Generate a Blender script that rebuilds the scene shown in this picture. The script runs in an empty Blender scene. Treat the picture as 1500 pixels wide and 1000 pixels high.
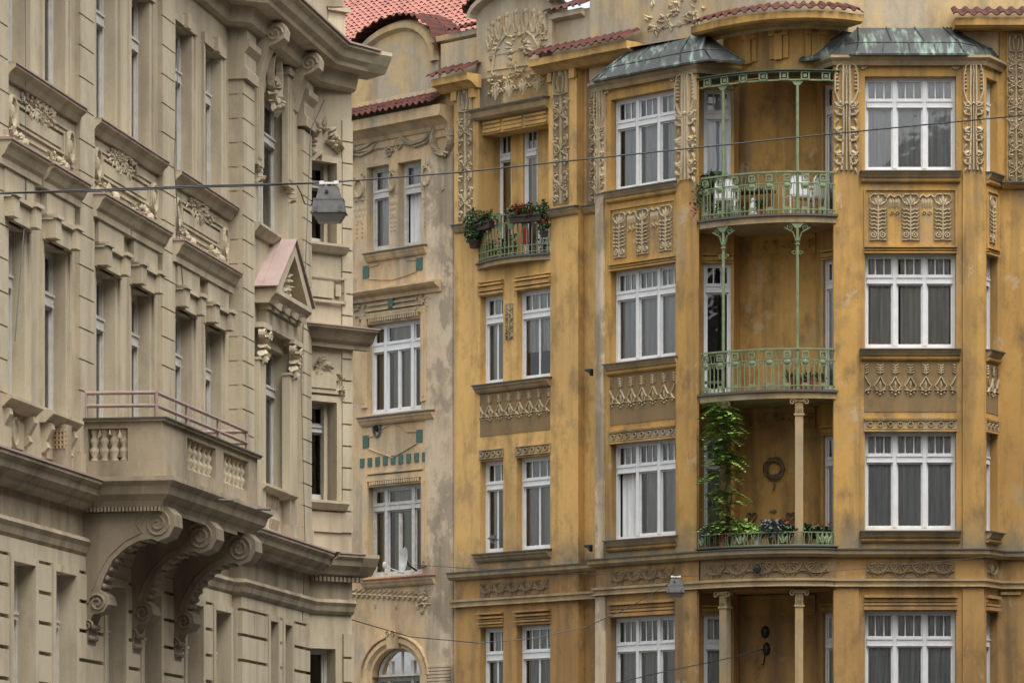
import bpy, math, random
from mathutils import Vector as V
R=random.Random(7); pi=math.pi; sin=math.sin; cos=math.cos
S=bpy.context.scene; COL=S.collection
FP=5750.0; CZ=1.6; HY=1250.0        # focal length in photo pixels, eye height, horizon row
# ---------------------------------------------------------------- frames: a wall with u along, o outward, z up
class Fr:
    curved=False
    def __init__(s,p,d):
        l=math.hypot(*d); s.p=p; s.d=(d[0]/l,d[1]/l); s.n=(s.d[1],-s.d[0])
    def U(s,x,o=0):
        r=(x-750)/FP; px=s.p[0]+o*s.n[0]; py=s.p[1]+o*s.n[1]
        return (r*py-px)/(s.d[0]-r*s.d[1])
    def Y(s,x,o=0): return s.p[1]+o*s.n[1]+s.U(x,o)*s.d[1]
    def Z(s,x,y,o=0): return CZ+(HY-y)/FP*s.Y(x,o)
    def w(s,u,o,z): return V((s.p[0]+u*s.d[0]+o*s.n[0], s.p[1]+u*s.d[1]+o*s.n[1], z))
    def xy(s,u,o=0): a=s.w(u,o,0); return (a.x,a.y)
    def side(s,u,o=0): return Fr(s.xy(u,o),s.n)      # plane facing -d, running outward
class CFr:                                            # curved frame along a plan polyline
    curved=True
    def __init__(s,pts):
        s.P=pts; s.L=[0]
        for a,b in zip(pts,pts[1:]): s.L.append(s.L[-1]+math.dist(a,b))
        s.N=[]
        for i in range(len(pts)):
            a=pts[max(i-1,0)]; b=pts[min(i+1,len(pts)-1)]; l=math.dist(a,b)
            s.N.append(((b[1]-a[1])/l,-(b[0]-a[0])/l))
        s.len=s.L[-1]
    def w(s,u,o,z):
        i=0
        while i<len(s.L)-2 and s.L[i+1]<u: i+=1
        t=(u-s.L[i])/(s.L[i+1]-s.L[i]); a,b=s.P[i],s.P[i+1]; m,n=s.N[i],s.N[i+1]
        return V((a[0]+(b[0]-a[0])*t+o*(m[0]+(n[0]-m[0])*t), a[1]+(b[1]-a[1])*t+o*(m[1]+(n[1]-m[1])*t), z))
    def xy(s,u,o=0): a=s.w(u,o,0); return (a.x,a.y)
def arc(a,m,b,n=14):                                  # quadratic through three plan points
    c=(2*m[0]-.5*(a[0]+b[0]),2*m[1]-.5*(a[1]+b[1]))
    return [((1-t)**2*a[0]+2*t*(1-t)*c[0]+t*t*b[0],(1-t)**2*a[1]+2*t*(1-t)*c[1]+t*t*b[1]) for t in [i/n for i in range(n+1)]]
def pxy(x,Y): return ((x-750)/FP*Y,Y)
# ---------------------------------------------------------------- mesh builder
class MB:
    def __init__(s): s.v=[]; s.f=[]; s.m=[]
    def add(s,vs,fs,mi=0):
        b=len(s.v); s.v+=[tuple(x) for x in vs]; s.f+=[[b+i for i in f] for f in fs]; s.m+=[mi]*len(fs)
    def quad(s,a,b,c,d,mi=0): s.add([a,b,c,d],[(0,1,2,3)],mi)
    def box(s,fr,u0,u1,o0,o1,z0,z1,mi=0):
        n=max(1,int((u1-u0)/.2)) if fr.curved else 1
        vs=[];fs=[]
        for i in range(n+1):
            u=u0+(u1-u0)*i/n
            vs+=[fr.w(u,o0,z0),fr.w(u,o1,z0),fr.w(u,o1,z1),fr.w(u,o0,z1)]
        for i in range(n):
            a=4*i;b=a+4
            for k in range(4): j=(k+1)%4; fs.append((a+k,b+k,b+j,a+j))
        fs+=[(3,2,1,0),(4*n,4*n+1,4*n+2,4*n+3)]
        s.add(vs,fs,mi)
    def prof(s,fr,P,u0,u1,mi=0):
        n=len(P); m=max(1,int(abs(u1-u0)/.2)) if fr.curved else 1
        vs=[]
        for i in range(m+1):
            u=u0+(u1-u0)*i/m; vs+=[fr.w(u,o,z) for o,z in P]
        fs=[]
        for i in range(m):
            for k in range(n): j=(k+1)%n; fs.append((i*n+k,i*n+n+k,i*n+n+j,i*n+j))
        fs+=[tuple(range(n))[::-1],tuple(m*n+k for k in range(n))]
        s.add(vs,fs,mi)
    def ext(s,fr,P,o0,o1,mi=0):
        n=len(P)
        s.add([fr.w(u,o1,z) for u,z in P]+[fr.w(u,o0,z) for u,z in P],
              [tuple(range(n))]+[(k,n+k,n+(k+1)%n,(k+1)%n) for k in range(n)],mi)
    def sweep(s,pts,P,mi=0,cap=True):
        n=len(P); vs=[]; N=len(pts)
        for i,p in enumerate(pts):
            def nrm(a,b): l=math.dist(a,b); return ((b[1]-a[1])/l,-(b[0]-a[0])/l)
            if i==0: m=nrm(p,pts[1])
            elif i==N-1: m=nrm(pts[-2],p)
            else:
                a=nrm(pts[i-1],p); b=nrm(p,pts[i+1]); q=(a[0]+b[0],a[1]+b[1]); k=2/max(.45,(q[0]**2+q[1]**2)); m=(q[0]*k,q[1]*k)
            vs+=[V((p[0]+o*m[0],p[1]+o*m[1],z)) for o,z in P]
        fs=[]
        for i in range(N-1):
            for k in range(n): j=(k+1)%n; fs.append((i*n+k,i*n+n+k,i*n+n+j,i*n+j))
        if cap: fs+=[tuple(range(n))[::-1],tuple((N-1)*n+k for k in range(n))]
        s.add(vs,fs,mi)
    def stroke(s,fr,P,o,w,h,mi=0,taper=None,fl=.45):
        vs=[];N=len(P)
        for i,(u,z) in enumerate(P):
            a=P[max(i-1,0)];b=P[min(i+1,N-1)]; dx=b[0]-a[0];dz=b[1]-a[1];l=math.hypot(dx,dz) or 1
            k=w/2*(1 if not taper else (1-(1-taper)*i/(N-1))); nx,nz=-dz/l*k,dx/l*k
            vs+=[fr.w(u+nx,o,z+nz),fr.w(u+nx*fl,o+h,z+nz*fl),fr.w(u-nx*fl,o+h,z-nz*fl),fr.w(u-nx,o,z-nz)]
        fs=[]
        for i in range(N-1):
            a=4*i
            for k in range(3): fs.append((a+k,a+k+1,a+5+k,a+4+k))
        fs+=[(0,3,2,1),(4*N-4,4*N-3,4*N-2,4*N-1)]
        s.add(vs,fs,mi)
    def leaf(s,fr,u,z,a,L,W,o,h,mi=0):
        c,d=cos(a),sin(a)
        def p(x,y,k): return fr.w(u+x*c-y*d,o+k,z+x*d+y*c)
        s.add([p(0,0,0),p(L*.35,W/2,0),p(L*.75,W*.36,0),p(L,0,h*.3),p(L*.75,-W*.36,0),p(L*.35,-W/2,0),p(L*.1,0,h*.7),p(L*.5,0,h)],
              [(0,6,1),(1,6,7),(1,7,2),(2,7,3),(3,7,4),(4,7,5),(5,7,6),(5,6,0)],mi)
    def dome(s,fr,u,z,r,o,h,mi=0,n=8,rz=None):
        rz=rz or r
        vs=[fr.w(u,o+h,z)]
        for k,(q,g) in enumerate(((.6,.8),(1,0))):
            for i in range(n): a=2*pi*i/n; vs.append(fr.w(u+r*q*cos(a),o+h*g,z+rz*q*sin(a)))
        fs=[(0,1+i,1+(i+1)%n) for i in range(n)]+[(1+i,1+n+i,1+n+(i+1)%n,1+(i+1)%n) for i in range(n)]
        s.add(vs,fs,mi)
    def ring(s,fr,u,z,r,w,o,h,mi=0,n=14,rz=None):
        rz=rz or r
        s.stroke(fr,[(u+r*cos(2*pi*i/n),z+rz*sin(2*pi*i/n)) for i in range(n+1)],o,w,h,mi)
    def spiral(s,fr,u,z,r,turns,sg,w,o,h,a0=0,mi=0):
        n=int(12*turns)
        s.stroke(fr,[(u+sg*r*(1-.85*i/n)*cos(a0+2*pi*turns*i/n),z+r*(1-.85*i/n)*sin(a0+2*pi*turns*i/n)) for i in range(n+1)],o,w,h,mi)
    def tube(s,P,r,n=6,mi=0,r1=None):
        P=[V(p) for p in P]; N=len(P); vs=[]
        for i,p in enumerate(P):
            t=(P[min(i+1,N-1)]-P[max(i-1,0)]).normalized()
            a=t.cross(V((0,0,1)));
            if a.length<.05: a=t.cross(V((0,1,0)))
            a.normalize(); b=t.cross(a); q=r if r1 is None else r+(r1-r)*i/(N-1)
            vs+=[p+a*q*cos(2*pi*k/n)+b*q*sin(2*pi*k/n) for k in range(n)]
        fs=[(i*n+k,i*n+(k+1)%n,i*n+n+(k+1)%n,i*n+n+k) for i in range(N-1) for k in range(n)]
        fs+=[tuple(range(n)),tuple((N-1)*n+k for k in range(n))[::-1]]
        s.add(vs,fs,mi)
    def lathe(s,c,P,n=12,mi=0):
        vs=[V((c[0]+r*cos(2*pi*k/n),c[1]+r*sin(2*pi*k/n),z)) for r,z in P for k in range(n)]
        N=len(P)
        fs=[(i*n+k,i*n+(k+1)%n,i*n+n+(k+1)%n,i*n+n+k) for i in range(N-1) for k in range(n)]
        fs+=[tuple(range(n))[::-1],tuple((N-1)*n+k for k in range(n))]
        s.add(vs,fs,mi)
    def ball(s,c,r,mi=0,n=8,sz=1):
        s.lathe((c[0],c[1]),[(max(.001,r*sin(pi*i/5)),c[2]-sz*r*cos(pi*i/5)) for i in range(6)],n,mi)
    def build(s,name,mats,parent=None,smooth=False):
        L=V((0,0,0)); q=parent
        while q is not None:
            L+=q.location; q=q.parent
        me=bpy.data.meshes.new(name); me.from_pydata([(a-L.x,b-L.y,c-L.z) for a,b,c in s.v],[],s.f)
        if not isinstance(mats,(list,tuple)): mats=[mats]
        for m in mats: me.materials.append(m)
        me.polygons.foreach_set('material_index',s.m)
        if smooth: me.polygons.foreach_set('use_smooth',[True]*len(s.f))
        me.update()
        o=bpy.data.objects.new(name,me); COL.objects.link(o); o.parent=parent
        return o
def thing(name,label,cat,loc=(0,0,0),group=None):
    o=bpy.data.objects.new(name,None); COL.objects.link(o); o.location=loc; o.empty_display_size=.2
    return tag(o,label,cat,group)
def tag(o,label,cat,group=None):
    o['label']=label; o['category']=cat
    if group: o['group']=group
    return o
# ---------------------------------------------------------------- materials
def nmat(name,rough=.85,metal=0):
    m=bpy.data.materials.new(name); m.use_nodes=True; nt=m.node_tree; b=nt.nodes['Principled BSDF']
    b.inputs['Roughness'].default_value=rough; b.inputs['Metallic'].default_value=metal
    return m,nt,b
def noise(nt,scale,det=4,sc=(1,1,1),rgh=.55):
    g=nt.nodes.new('ShaderNodeNewGeometry'); mp=nt.nodes.new('ShaderNodeMapping'); mp.inputs['Scale'].default_value=sc
    n=nt.nodes.new('ShaderNodeTexNoise'); n.inputs['Scale'].default_value=scale; n.inputs['Detail'].default_value=det; n.inputs['Roughness'].default_value=rgh
    nt.links.new(g.outputs['Position'],mp.inputs['Vector']); nt.links.new(mp.outputs[0],n.inputs['Vector'])
    return n.outputs['Fac']
def ramp(nt,fac,a,b):
    r=nt.nodes.new('ShaderNodeMapRange'); r.inputs['From Min'].default_value=a; r.inputs['From Max'].default_value=b
    nt.links.new(fac,r.inputs['Value']); return r.outputs[0]
def mix(nt,fac,a,b,mode='MIX'):
    x=nt.nodes.new('ShaderNodeMix'); x.data_type='RGBA'; x.blend_type=mode
    for i,v in ((0,fac),(6,a),(7,b)):
        if hasattr(v,'is_linked') or hasattr(v,'node'): nt.links.new(v,x.inputs[i])
        else: x.inputs[i].default_value=v if i==0 else (*v,1)
    return x.outputs[2]
def mul(nt,a,k):
    x=nt.nodes.new('ShaderNodeMath'); x.operation='MULTIPLY'; nt.links.new(a,x.inputs[0])
    if hasattr(k,'node'): nt.links.new(k,x.inputs[1])
    else: x.inputs[1].default_value=k
    return x.outputs[0]
def bump(nt,b,h,st,dist=.02):
    x=nt.nodes.new('ShaderNodeBump'); x.inputs['Strength'].default_value=st; x.inputs['Distance'].default_value=dist
    nt.links.new(h,x.inputs['Height']); nt.links.new(x.outputs[0],b.inputs['Normal'])
def stucco(name,c1,c2,patch,pt=(.56,.66),dirt=(.1,.075,.045),ds=.45,streak=.5,grain=.35,psc=.55,pk=1.0,rough=.9,fl=0,flc=(.5,.42,.28),splash=None,mott=.42):
    m,nt,b=nmat(name,rough)
    col=mix(nt,ramp(nt,noise(nt,.45,6),.35,.68),c1,c2)
    col=mix(nt,mul(nt,ramp(nt,noise(nt,psc,9,(1,1,.75),.68),*pt),pk),col,patch)
    col=mix(nt,mul(nt,ramp(nt,noise(nt,1.1,7,(2.2,2.2,.16),.6),.47,.7),streak),col,dirt)
    col=mix(nt,mul(nt,ramp(nt,noise(nt,1.7,8,(1,1,.6),.7),.5,.72),ds),col,dirt)
    col=mix(nt,mul(nt,ramp(nt,noise(nt,34,3,(1,1,1),.8),.3,.7),.22),col,tuple(x*.55 for x in c1))
    col=mix(nt,mul(nt,ramp(nt,noise(nt,6.5,8,(1,1,.7),.82),.5,.72),mott),col,tuple(x*.45 for x in c1))
    if fl:      # flaked spots and scraped brush marks with hard edges
        col=mix(nt,mul(nt,ramp(nt,noise(nt,1.25,10,(1,1,.8),.72),.6,.622),fl),col,flc)
        col=mix(nt,mul(nt,ramp(nt,noise(nt,2.3,9,(1.6,1.6,.5),.75),.63,.66),fl),col,tuple(x*.5 for x in c1))
    if splash:  # grey weathering above the main ledge
        g=nt.nodes.new('ShaderNodeNewGeometry'); sp=nt.nodes.new('ShaderNodeSeparateXYZ'); nt.links.new(g.outputs['Position'],sp.inputs[0])
        a=ramp(nt,sp.outputs['Z'],splash[0]+splash[1],splash[0]+.1); k=ramp(nt,sp.outputs['Z'],splash[0]-.3,splash[0])
        col=mix(nt,mul(nt,mul(nt,a,k),ramp(nt,noise(nt,2.2,7,(1,1,1),.7),.3,.6)),col,(.2,.17,.115))
    nt.links.new(col,b.inputs['Base Color']); bump(nt,b,noise(nt,28,4),grain,.012)
    return m
def plain(name,c,rough=.6,metal=0,var=.25,sc=6,bm=0,c2=None):
    m,nt,b=nmat(name,rough,metal)
    nt.links.new(mix(nt,ramp(nt,noise(nt,sc,5),.35,.7),c,c2 or tuple(x*(1-var) for x in c)),b.inputs['Base Color'])
    if bm: bump(nt,b,noise(nt,sc*4,3),bm,.01)
    return m
M={}
M['yel']=stucco('ochre_stucco',(.57,.335,.093),(.44,.248,.07),(.4,.3,.165),pt=(.54,.62),ds=.85,streak=.75,pk=.8,fl=.45,splash=(7.8,.75))
M['yell']=stucco('shaded_brown_ochre_stucco',(.45,.26,.085),(.36,.2,.065),(.3,.2,.1),pt=(.54,.62),ds=.85,streak=.8,pk=.8,fl=.3)  # below the main cornice: browner stucco, street shade partly painted into its colour
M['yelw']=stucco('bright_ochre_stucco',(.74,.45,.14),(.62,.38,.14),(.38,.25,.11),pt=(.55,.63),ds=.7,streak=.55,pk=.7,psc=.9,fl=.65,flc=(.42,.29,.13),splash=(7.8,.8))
M['yelg']=stucco('worn_ochre_stucco',(.47,.33,.15),(.4,.29,.15),(.33,.27,.18),pt=(.42,.6),ds=.55,streak=.6,psc=.8)
M['att']=stucco('weathered_attic_stucco',(.6,.43,.2),(.55,.4,.21),(.45,.38,.275),pt=(.42,.54),ds=.4,streak=.45,fl=.4,psc=.9)
M['rel']=stucco('pale_carved_plaster',(.56,.455,.29),(.49,.39,.235),(.4,.29,.14),pt=(.5,.68),ds=.6,streak=.3,psc=2.5)
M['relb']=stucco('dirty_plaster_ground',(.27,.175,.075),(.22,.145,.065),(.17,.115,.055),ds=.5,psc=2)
M['relg']=stucco('sooty_carved_plaster',(.46,.385,.265),(.4,.33,.22),(.28,.215,.13),pt=(.45,.6),ds=.7,streak=.3,psc=2.5)
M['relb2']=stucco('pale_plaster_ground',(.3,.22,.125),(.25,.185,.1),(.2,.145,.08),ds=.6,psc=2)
M['pch']=stucco('peach_stucco',(.66,.47,.255),(.61,.43,.235),(.5,.41,.29),pt=(.49,.62),ds=.5,streak=.45,fl=.35,flc=(.68,.55,.38),psc=.9)
M['pier']=stucco('patched_grey_stucco',(.64,.51,.345),(.58,.45,.29),(.36,.285,.19),pt=(.49,.55),ds=.5,streak=.7,psc=.9,fl=.5,flc=(.7,.58,.4))
M['bei']=stucco('beige_plaster',(.545,.465,.32),(.49,.412,.28),(.42,.35,.235),pt=(.5,.68),ds=.42,streak=.5,mott=.16,grain=.25,dirt=(.16,.125,.085))
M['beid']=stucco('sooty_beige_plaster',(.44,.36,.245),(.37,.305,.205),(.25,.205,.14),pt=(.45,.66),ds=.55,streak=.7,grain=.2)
M['ledge']=stucco('sheet_metal_ledge',(.075,.072,.065),(.1,.09,.075),(.05,.055,.045),ds=.3,rough=.6)
M['sootshade']=stucco('shaded_sooty_bracket_plaster',(.3,.245,.165),(.25,.2,.135),(.18,.145,.1),pt=(.45,.66),ds=.6,streak=.7,grain=.25)  # sooty plaster darkened further, under-balcony shade put into its colour
M['pinkm']=plain('pink_painted_sheet_metal',(.39,.285,.245),.6,0,.2,3)
M['rail']=plain('pinkish_painted_rail',(.36,.25,.22),.5,0,.2,8)
M['wht']=plain('white_window_paint',(.74,.74,.72),.45,0,.12,5)
M['wht2']=plain('old_white_window_paint',(.6,.58,.52),.6,0,.3,9)
M['lgr']=plain('grey_window_paint',(.56,.54,.48),.5,0,.2,7)
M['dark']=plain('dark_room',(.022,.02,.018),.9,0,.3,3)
M['grn']=plain('green_ironwork_paint',(.2,.25,.125),.5,0,.35,9,.1)
M['grnd']=plain('dark_green_ironwork',(.05,.08,.055),.5,0,.3,9)
M['tile']=plain('dark_red_roof_tile',(.105,.03,.019),.95,0,.6,4,.2,(.045,.017,.012))
M['tile2']=plain('faded_red_roof_tile',(.38,.155,.115),.9,0,.3,3,.2,(.24,.1,.075))
M['teal']=plain('teal_glazed_tile',(.055,.13,.095),.35,0,.4,20)
M['iron']=plain('black_iron',(.02,.02,.02),.5,0,.2,9)
M['gal']=plain('galvanised_grey',(.15,.148,.135),.6,.2,.3,14,.1)
M['lens']=plain('milky_lamp_lens',(.16,.15,.13),.25,0,.2,6)
M['white']=plain('white_enamel',(.8,.8,.8),.35,0,.05)
M['leaf']=plain('dark_leaf',(.03,.065,.018),.55,0,.5,16,0,(.055,.1,.028))
M['leafb']=plain('bright_leaf',(.26,.39,.08),.5,0,.4,12,0,(.12,.22,.04))
M['leafg']=plain('silver_leaf',(.16,.19,.16),.6,0,.4,16)
M['red']=plain('red_petal',(.42,.022,.02),.5,0,.3,20)
M['pinkf']=plain('pink_petal',(.5,.1,.17),.5,0,.3,20)
M['terra']=plain('terracotta_pot',(.28,.085,.045),.8,0,.3,9)
M['brn']=plain('brown_plastic_trough',(.06,.035,.025),.6,0,.2,9)
M['wood']=plain('dry_twigs',(.21,.135,.075),.9,0,.5,25,.3)
M['road']=plain('asphalt',(.05,.05,.05),.9,0,.3,2,.2)
M['pave']=plain('pavement_stone',(.2,.19,.175),.9,0,.3,3,.2)
def curtain(name,c):
    m,nt,b=nmat(name,.9); nt.links.new(mix(nt,ramp(nt,noise(nt,2,4,(9,9,.5)),.35,.65),c,tuple(x*.75 for x in c)),b.inputs['Base Color']); return m
CU={'w':curtain('white_net_curtain',(.8,.8,.79)),'g':curtain('grey_net_curtain',(.9,.9,.87)),'c':curtain('cream_pleated_curtain',(.92,.89,.8)),'d':curtain('dim_curtain',(.75,.74,.72)),'y':curtain('straw_drape',(.52,.45,.28))}
def copper():
    m,nt,b=nmat('patinated_copper',.75)
    c=mix(nt,ramp(nt,noise(nt,1.6,8,(4.5,1,.6),.62),.5,.7),(.05,.056,.052),(.26,.36,.28))
    c=mix(nt,ramp(nt,noise(nt,1.3,4),.42,.6),c,(.045,.048,.045)); nt.links.new(c,b.inputs['Base Color'])
    bump(nt,b,noise(nt,5,3),.15,.02); return m
M['cop']=copper()
def glass(name,tint,refl):
    m=bpy.data.materials.new(name); m.use_nodes=True; nt=m.node_tree; nt.nodes.clear()
    o=nt.nodes.new('ShaderNodeOutputMaterial'); t=nt.nodes.new('ShaderNodeBsdfTransparent'); g=nt.nodes.new('ShaderNodeBsdfGlossy'); x=nt.nodes.new('ShaderNodeMixShader'); f=nt.nodes.new('ShaderNodeFresnel')
    t.inputs[0].default_value=(*tint,1); g.inputs['Roughness'].default_value=.03; f.inputs['IOR'].default_value=refl
    bp=nt.nodes.new('ShaderNodeBump'); bp.inputs['Strength'].default_value=.14; bp.inputs['Distance'].default_value=.02
    nt.links.new(noise(nt,2.5,2),bp.inputs['Height']); nt.links.new(bp.outputs[0],g.inputs['Normal'])
    nt.links.new(f.outputs[0],x.inputs[0]); nt.links.new(t.outputs[0],x.inputs[1]); nt.links.new(g.outputs[0],x.inputs[2]); nt.links.new(x.outputs[0],o.inputs[0]); return m
M['gl']=glass('window_glass',(.93,.95,.94),1.95)
# ---------------------------------------------------------------- building blocks
def wallh(mb,fr,u0,u1,z0,z1,o,holes,mi=0,di=1,room=.9):
    """wall sheet with openings; each opening gets reveals and a dark room behind. hole=(u0,u1,z0,z1,depth)"""
    us=sorted({u0,u1,*[min(max(h[i],u0),u1) for h in holes for i in (0,1)]}); zs=sorted({z0,z1,*[min(max(h[i],z0),z1) for h in holes for i in (2,3)]})
    for a,b in zip(us,us[1:]):
        for c,d in zip(zs,zs[1:]):
            m=((a+b)/2,(c+d)/2)
            if any(h[0]<m[0]<h[1] and h[2]<m[1]<h[3] for h in holes): continue
            mb.quad(fr.w(a,o,c),fr.w(b,o,c),fr.w(b,o,d),fr.w(a,o,d),mi)
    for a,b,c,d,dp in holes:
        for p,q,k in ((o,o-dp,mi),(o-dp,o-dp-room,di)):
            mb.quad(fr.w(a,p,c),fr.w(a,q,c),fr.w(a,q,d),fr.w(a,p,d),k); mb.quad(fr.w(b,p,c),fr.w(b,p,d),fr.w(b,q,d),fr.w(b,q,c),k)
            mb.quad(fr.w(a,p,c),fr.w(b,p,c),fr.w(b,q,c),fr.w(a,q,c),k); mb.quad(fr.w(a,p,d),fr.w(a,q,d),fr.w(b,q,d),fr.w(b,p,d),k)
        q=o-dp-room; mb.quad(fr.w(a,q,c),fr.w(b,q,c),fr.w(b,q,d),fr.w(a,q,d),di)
def window(root,fr,u0,u1,z0,z1,o,cols=(1,1,1),tr=None,tops=3,sash=1,paint='wht',cur='g',ctype='full',fw=.055,mw=.085,thin=.024,opened=None):
    """casement: outer frame, mullions, transom, top-light bars; o = outer face of the frame"""
    f=MB(); t=.075
    f.box(fr,u0,u0+fw,o-t,o,z0,z1); f.box(fr,u1-fw,u1,o-t,o,z0,z1)
    f.box(fr,u0+fw,u1-fw,o-t,o,z1-fw,z1); f.box(fr,u0+fw,u1-fw,o-t,o,z0,z0+fw*1.2)
    tot=sum(cols); n=len(cols); W=u1-u0-2*fw-mw*(n-1); u=u0+fw; cells=[]
    for i,c in enumerate(cols):
        a=u; b=u+W*c/tot; cells.append((a,b)); u=b+mw
        if i<n-1: f.box(fr,b,b+mw,o-t,o+.012,z0+fw*1.2,z1-fw)
    for (a,b) in cells:
        spans=[(z0+fw*1.2,z1-fw,1,sash)]
        if tr:
            f.box(fr,a,b,o-t,o+.022,tr[0],tr[1]); f.box(fr,a,b,o+.022,o+.042,tr[1]-.035,tr[1]); f.box(fr,a,b,o+.022,o+.035,tr[0],tr[0]+.02)
            spans=[(z0+fw*1.2,tr[0],sash,0),(tr[1],z1-fw,tops,1)]
        for (c,d,k,tp) in spans:
            sw=.032; q=o-.025
            if opened and tp==0 and (a,b)==cells[opened[0]]: continue
            f.box(fr,a,a+sw,q-.04,q,c,d); f.box(fr,b-sw,b,q-.04,q,c,d); f.box(fr,a+sw,b-sw,q-.04,q,d-sw,d); f.box(fr,a+sw,b-sw,q-.04,q,c,c+sw*1.3)
            for j in range(1,k):
                uu=a+(b-a)*j/k; th=thin if tp else .045
                f.box(fr,uu-th/2,uu+th/2,q-.035,q-.004,c+sw*1.3,d-sw)
    w=f.build('window',M[paint],root)
    g=MB()
    for (a,b) in cells:
        zz=[(z0+fw,tr[0]+.01 if tr else z1-fw)]+([(tr[1]-.01,z1-fw)] if tr else [])
        for k,(c,d) in enumerate(zz):
            if opened and k==0 and (a,b)==cells[opened[0]]: continue
            j=R.uniform(-.004,.004)
            g.quad(fr.w(a,o-.045+j,c),fr.w(b,o-.045-j,c),fr.w(b,o-.045-j,d),fr.w(a,o-.045+j,d))
    g.build('pane',M['gl'],w)
    if ctype:
        c=MB(); N=max(8,int((u1-u0)*26)); zt=z1-.04; zb=z0+.04
        if ctype=='half': zb=z0+(z1-z0)*.32
        rg=[(u0,u1)]
        if ctype=='sides': k=(u1-u0)*.3; rg=[(u0,u0+k),(u1-k*1.1,u1)]
        if ctype=='left': rg=[(u0+(u1-u0)*.12,u0+(u1-u0)*.6)]
        if ctype=='parts': rg=[(a+(b-a)*R.uniform(-.05,.18),b-(b-a)*R.uniform(-.05,.1)) for a,b in cells]
        for (ua,ub) in rg:
            ph=R.uniform(0,9); N=max(6,int((ub-ua)*40)); am=R.uniform(.03,.05); fq=R.uniform(40,62)
            P=[]
            for i in range(N+1):
                x=ua+(ub-ua)*i/N; P.append((x,o-.135+.55*am*sin(fq*x+ph)+.3*am*sin(17*x+2*ph)))
            for (a,p),(b,q) in zip(P,P[1:]): c.quad(fr.w(a,p,zb),fr.w(b,q,zb),fr.w(b,q,zt),fr.w(a,p,zt))
        c.build('curtain',CU[cur],w,True)
    return w
def sillp(z,p,h=.1,d0=0):       # sill profile (o,z): sheet metal lip over a cavetto
    return [(d0,z),(p,z-.012),(p,z-.035),(p-.03,z-.04),(p-.035,z-h*.55),(p*.45,z-h*.8),(p*.4,z-h),(d0,z-h)]
def sill(fr,z,p,h,u0,u1,parent,mat='yelg',name='window_sill',d0=0,metal='ledge'):
    s=MB(); s.prof(fr,[(d0,z-.03),(p-.03,z-.035),(p-.035,z-h*.42),(d0+(p-d0)*.6,z-h*.62),(d0+(p-d0)*.5,z-h*.8),(d0+(p-d0)*.3,z-h),(d0,z-h)],u0+.02,u1-.02,0)
    s.prof(fr,[(d0,z+.005),(p,z-.008),(p,z-.036),(p-.02,z-.034),(d0,z-.028)],u0,u1,1)
    return s.build(name,[M[mat],M[metal]],parent)
# reliefs ---------------------------------------------------------------
def r_strip(mb,fr,u0,u1,z0,z1,o,h=.036,head=True,pitch=1.5,seed=1):
    w=u1-u0; c=(u0+u1)/2; q=random.Random(seed); z=z1
    if head:
        hh=w*1.15; mb.dome(fr,c,z-hh*.2,w*.16,o,h*1.5,0,8,hh*.17)
        for s in (-1,1):
            mb.stroke(fr,[(c+s*w*.1,z-.02),(c+s*w*.34,z-hh*.12),(c+s*w*.42,z-hh*.5),(c+s*w*.38,z-hh)],o,w*.13,h*1.3)
            mb.stroke(fr,[(c+s*w*.16,z-hh*.3),(c+s*w*.2,z-hh*.6),(c+s*w*.1,z-hh*.95)],o,w*.11,h)
            mb.leaf(fr,c+s*w*.3,z-hh*.75,-pi/2,hh*.3,w*.12,o,h)
        mb.stroke(fr,[(c-w*.4,z-hh),(c,z-hh*1.04),(c+w*.4,z-hh)],o,w*.08,h); z-=hh*1.08
    n=max(1,round((z-z0)/(w*pitch))); p=(z-z0)/n
    for i in range(n):
        t=z-i*p
        mb.stroke(fr,[(c,t),(c+.01*q.uniform(-1,1),t-p*.5),(c,t-p)],o,w*.1,h*.8)
        for s in (-1,1):
            k=[(c+s*w*x,t-p*y) for x,y in ((.02,.5),(.16,.38),(.34,.34),(.43,.22),(.38,.1),(.28,.1))]
            mb.stroke(fr,k,o,w*.1,h,taper=.7)
            k=[(c+s*w*x,t-p*y) for x,y in ((.02,.52),(.2,.6),(.42,.66),(.44,.84),(.3,.92),(.22,.82))]
            mb.stroke(fr,k,o,w*.09,h,taper=.7)
            mb.dome(fr,c+s*w*.3,t-p*(.2+.1*q.random()),w*.085,o,h*1.3); mb.dome(fr,c+s*w*.34,t-p*.78,w*.08,o,h*1.2)
            for j in range(4): mb.leaf(fr,c+s*w*.12,t-p*(.18+.2*j+.05*q.random()),(pi/2-s*(1.0+.6*q.random())),w*.32,w*.17,o,h)
            for j in range(3): mb.leaf(fr,c+s*w*(.42-.05*j),t-p*(.1+.3*j+.1*q.random()),q.uniform(0,6.3),w*.2,w*.12,o,h*.9)
            mb.spiral(fr,c+s*w*.28,t-p*.5,w*.13,1.2,s,w*.06,o,h*.8,q.uniform(0,6))
        mb.leaf(fr,c,t-p*.45,pi/2,p*.34,w*.2,o,h*1.4); mb.leaf(fr,c,t-p*.55,-pi/2,p*.3,w*.16,o,h*1.2)
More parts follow.
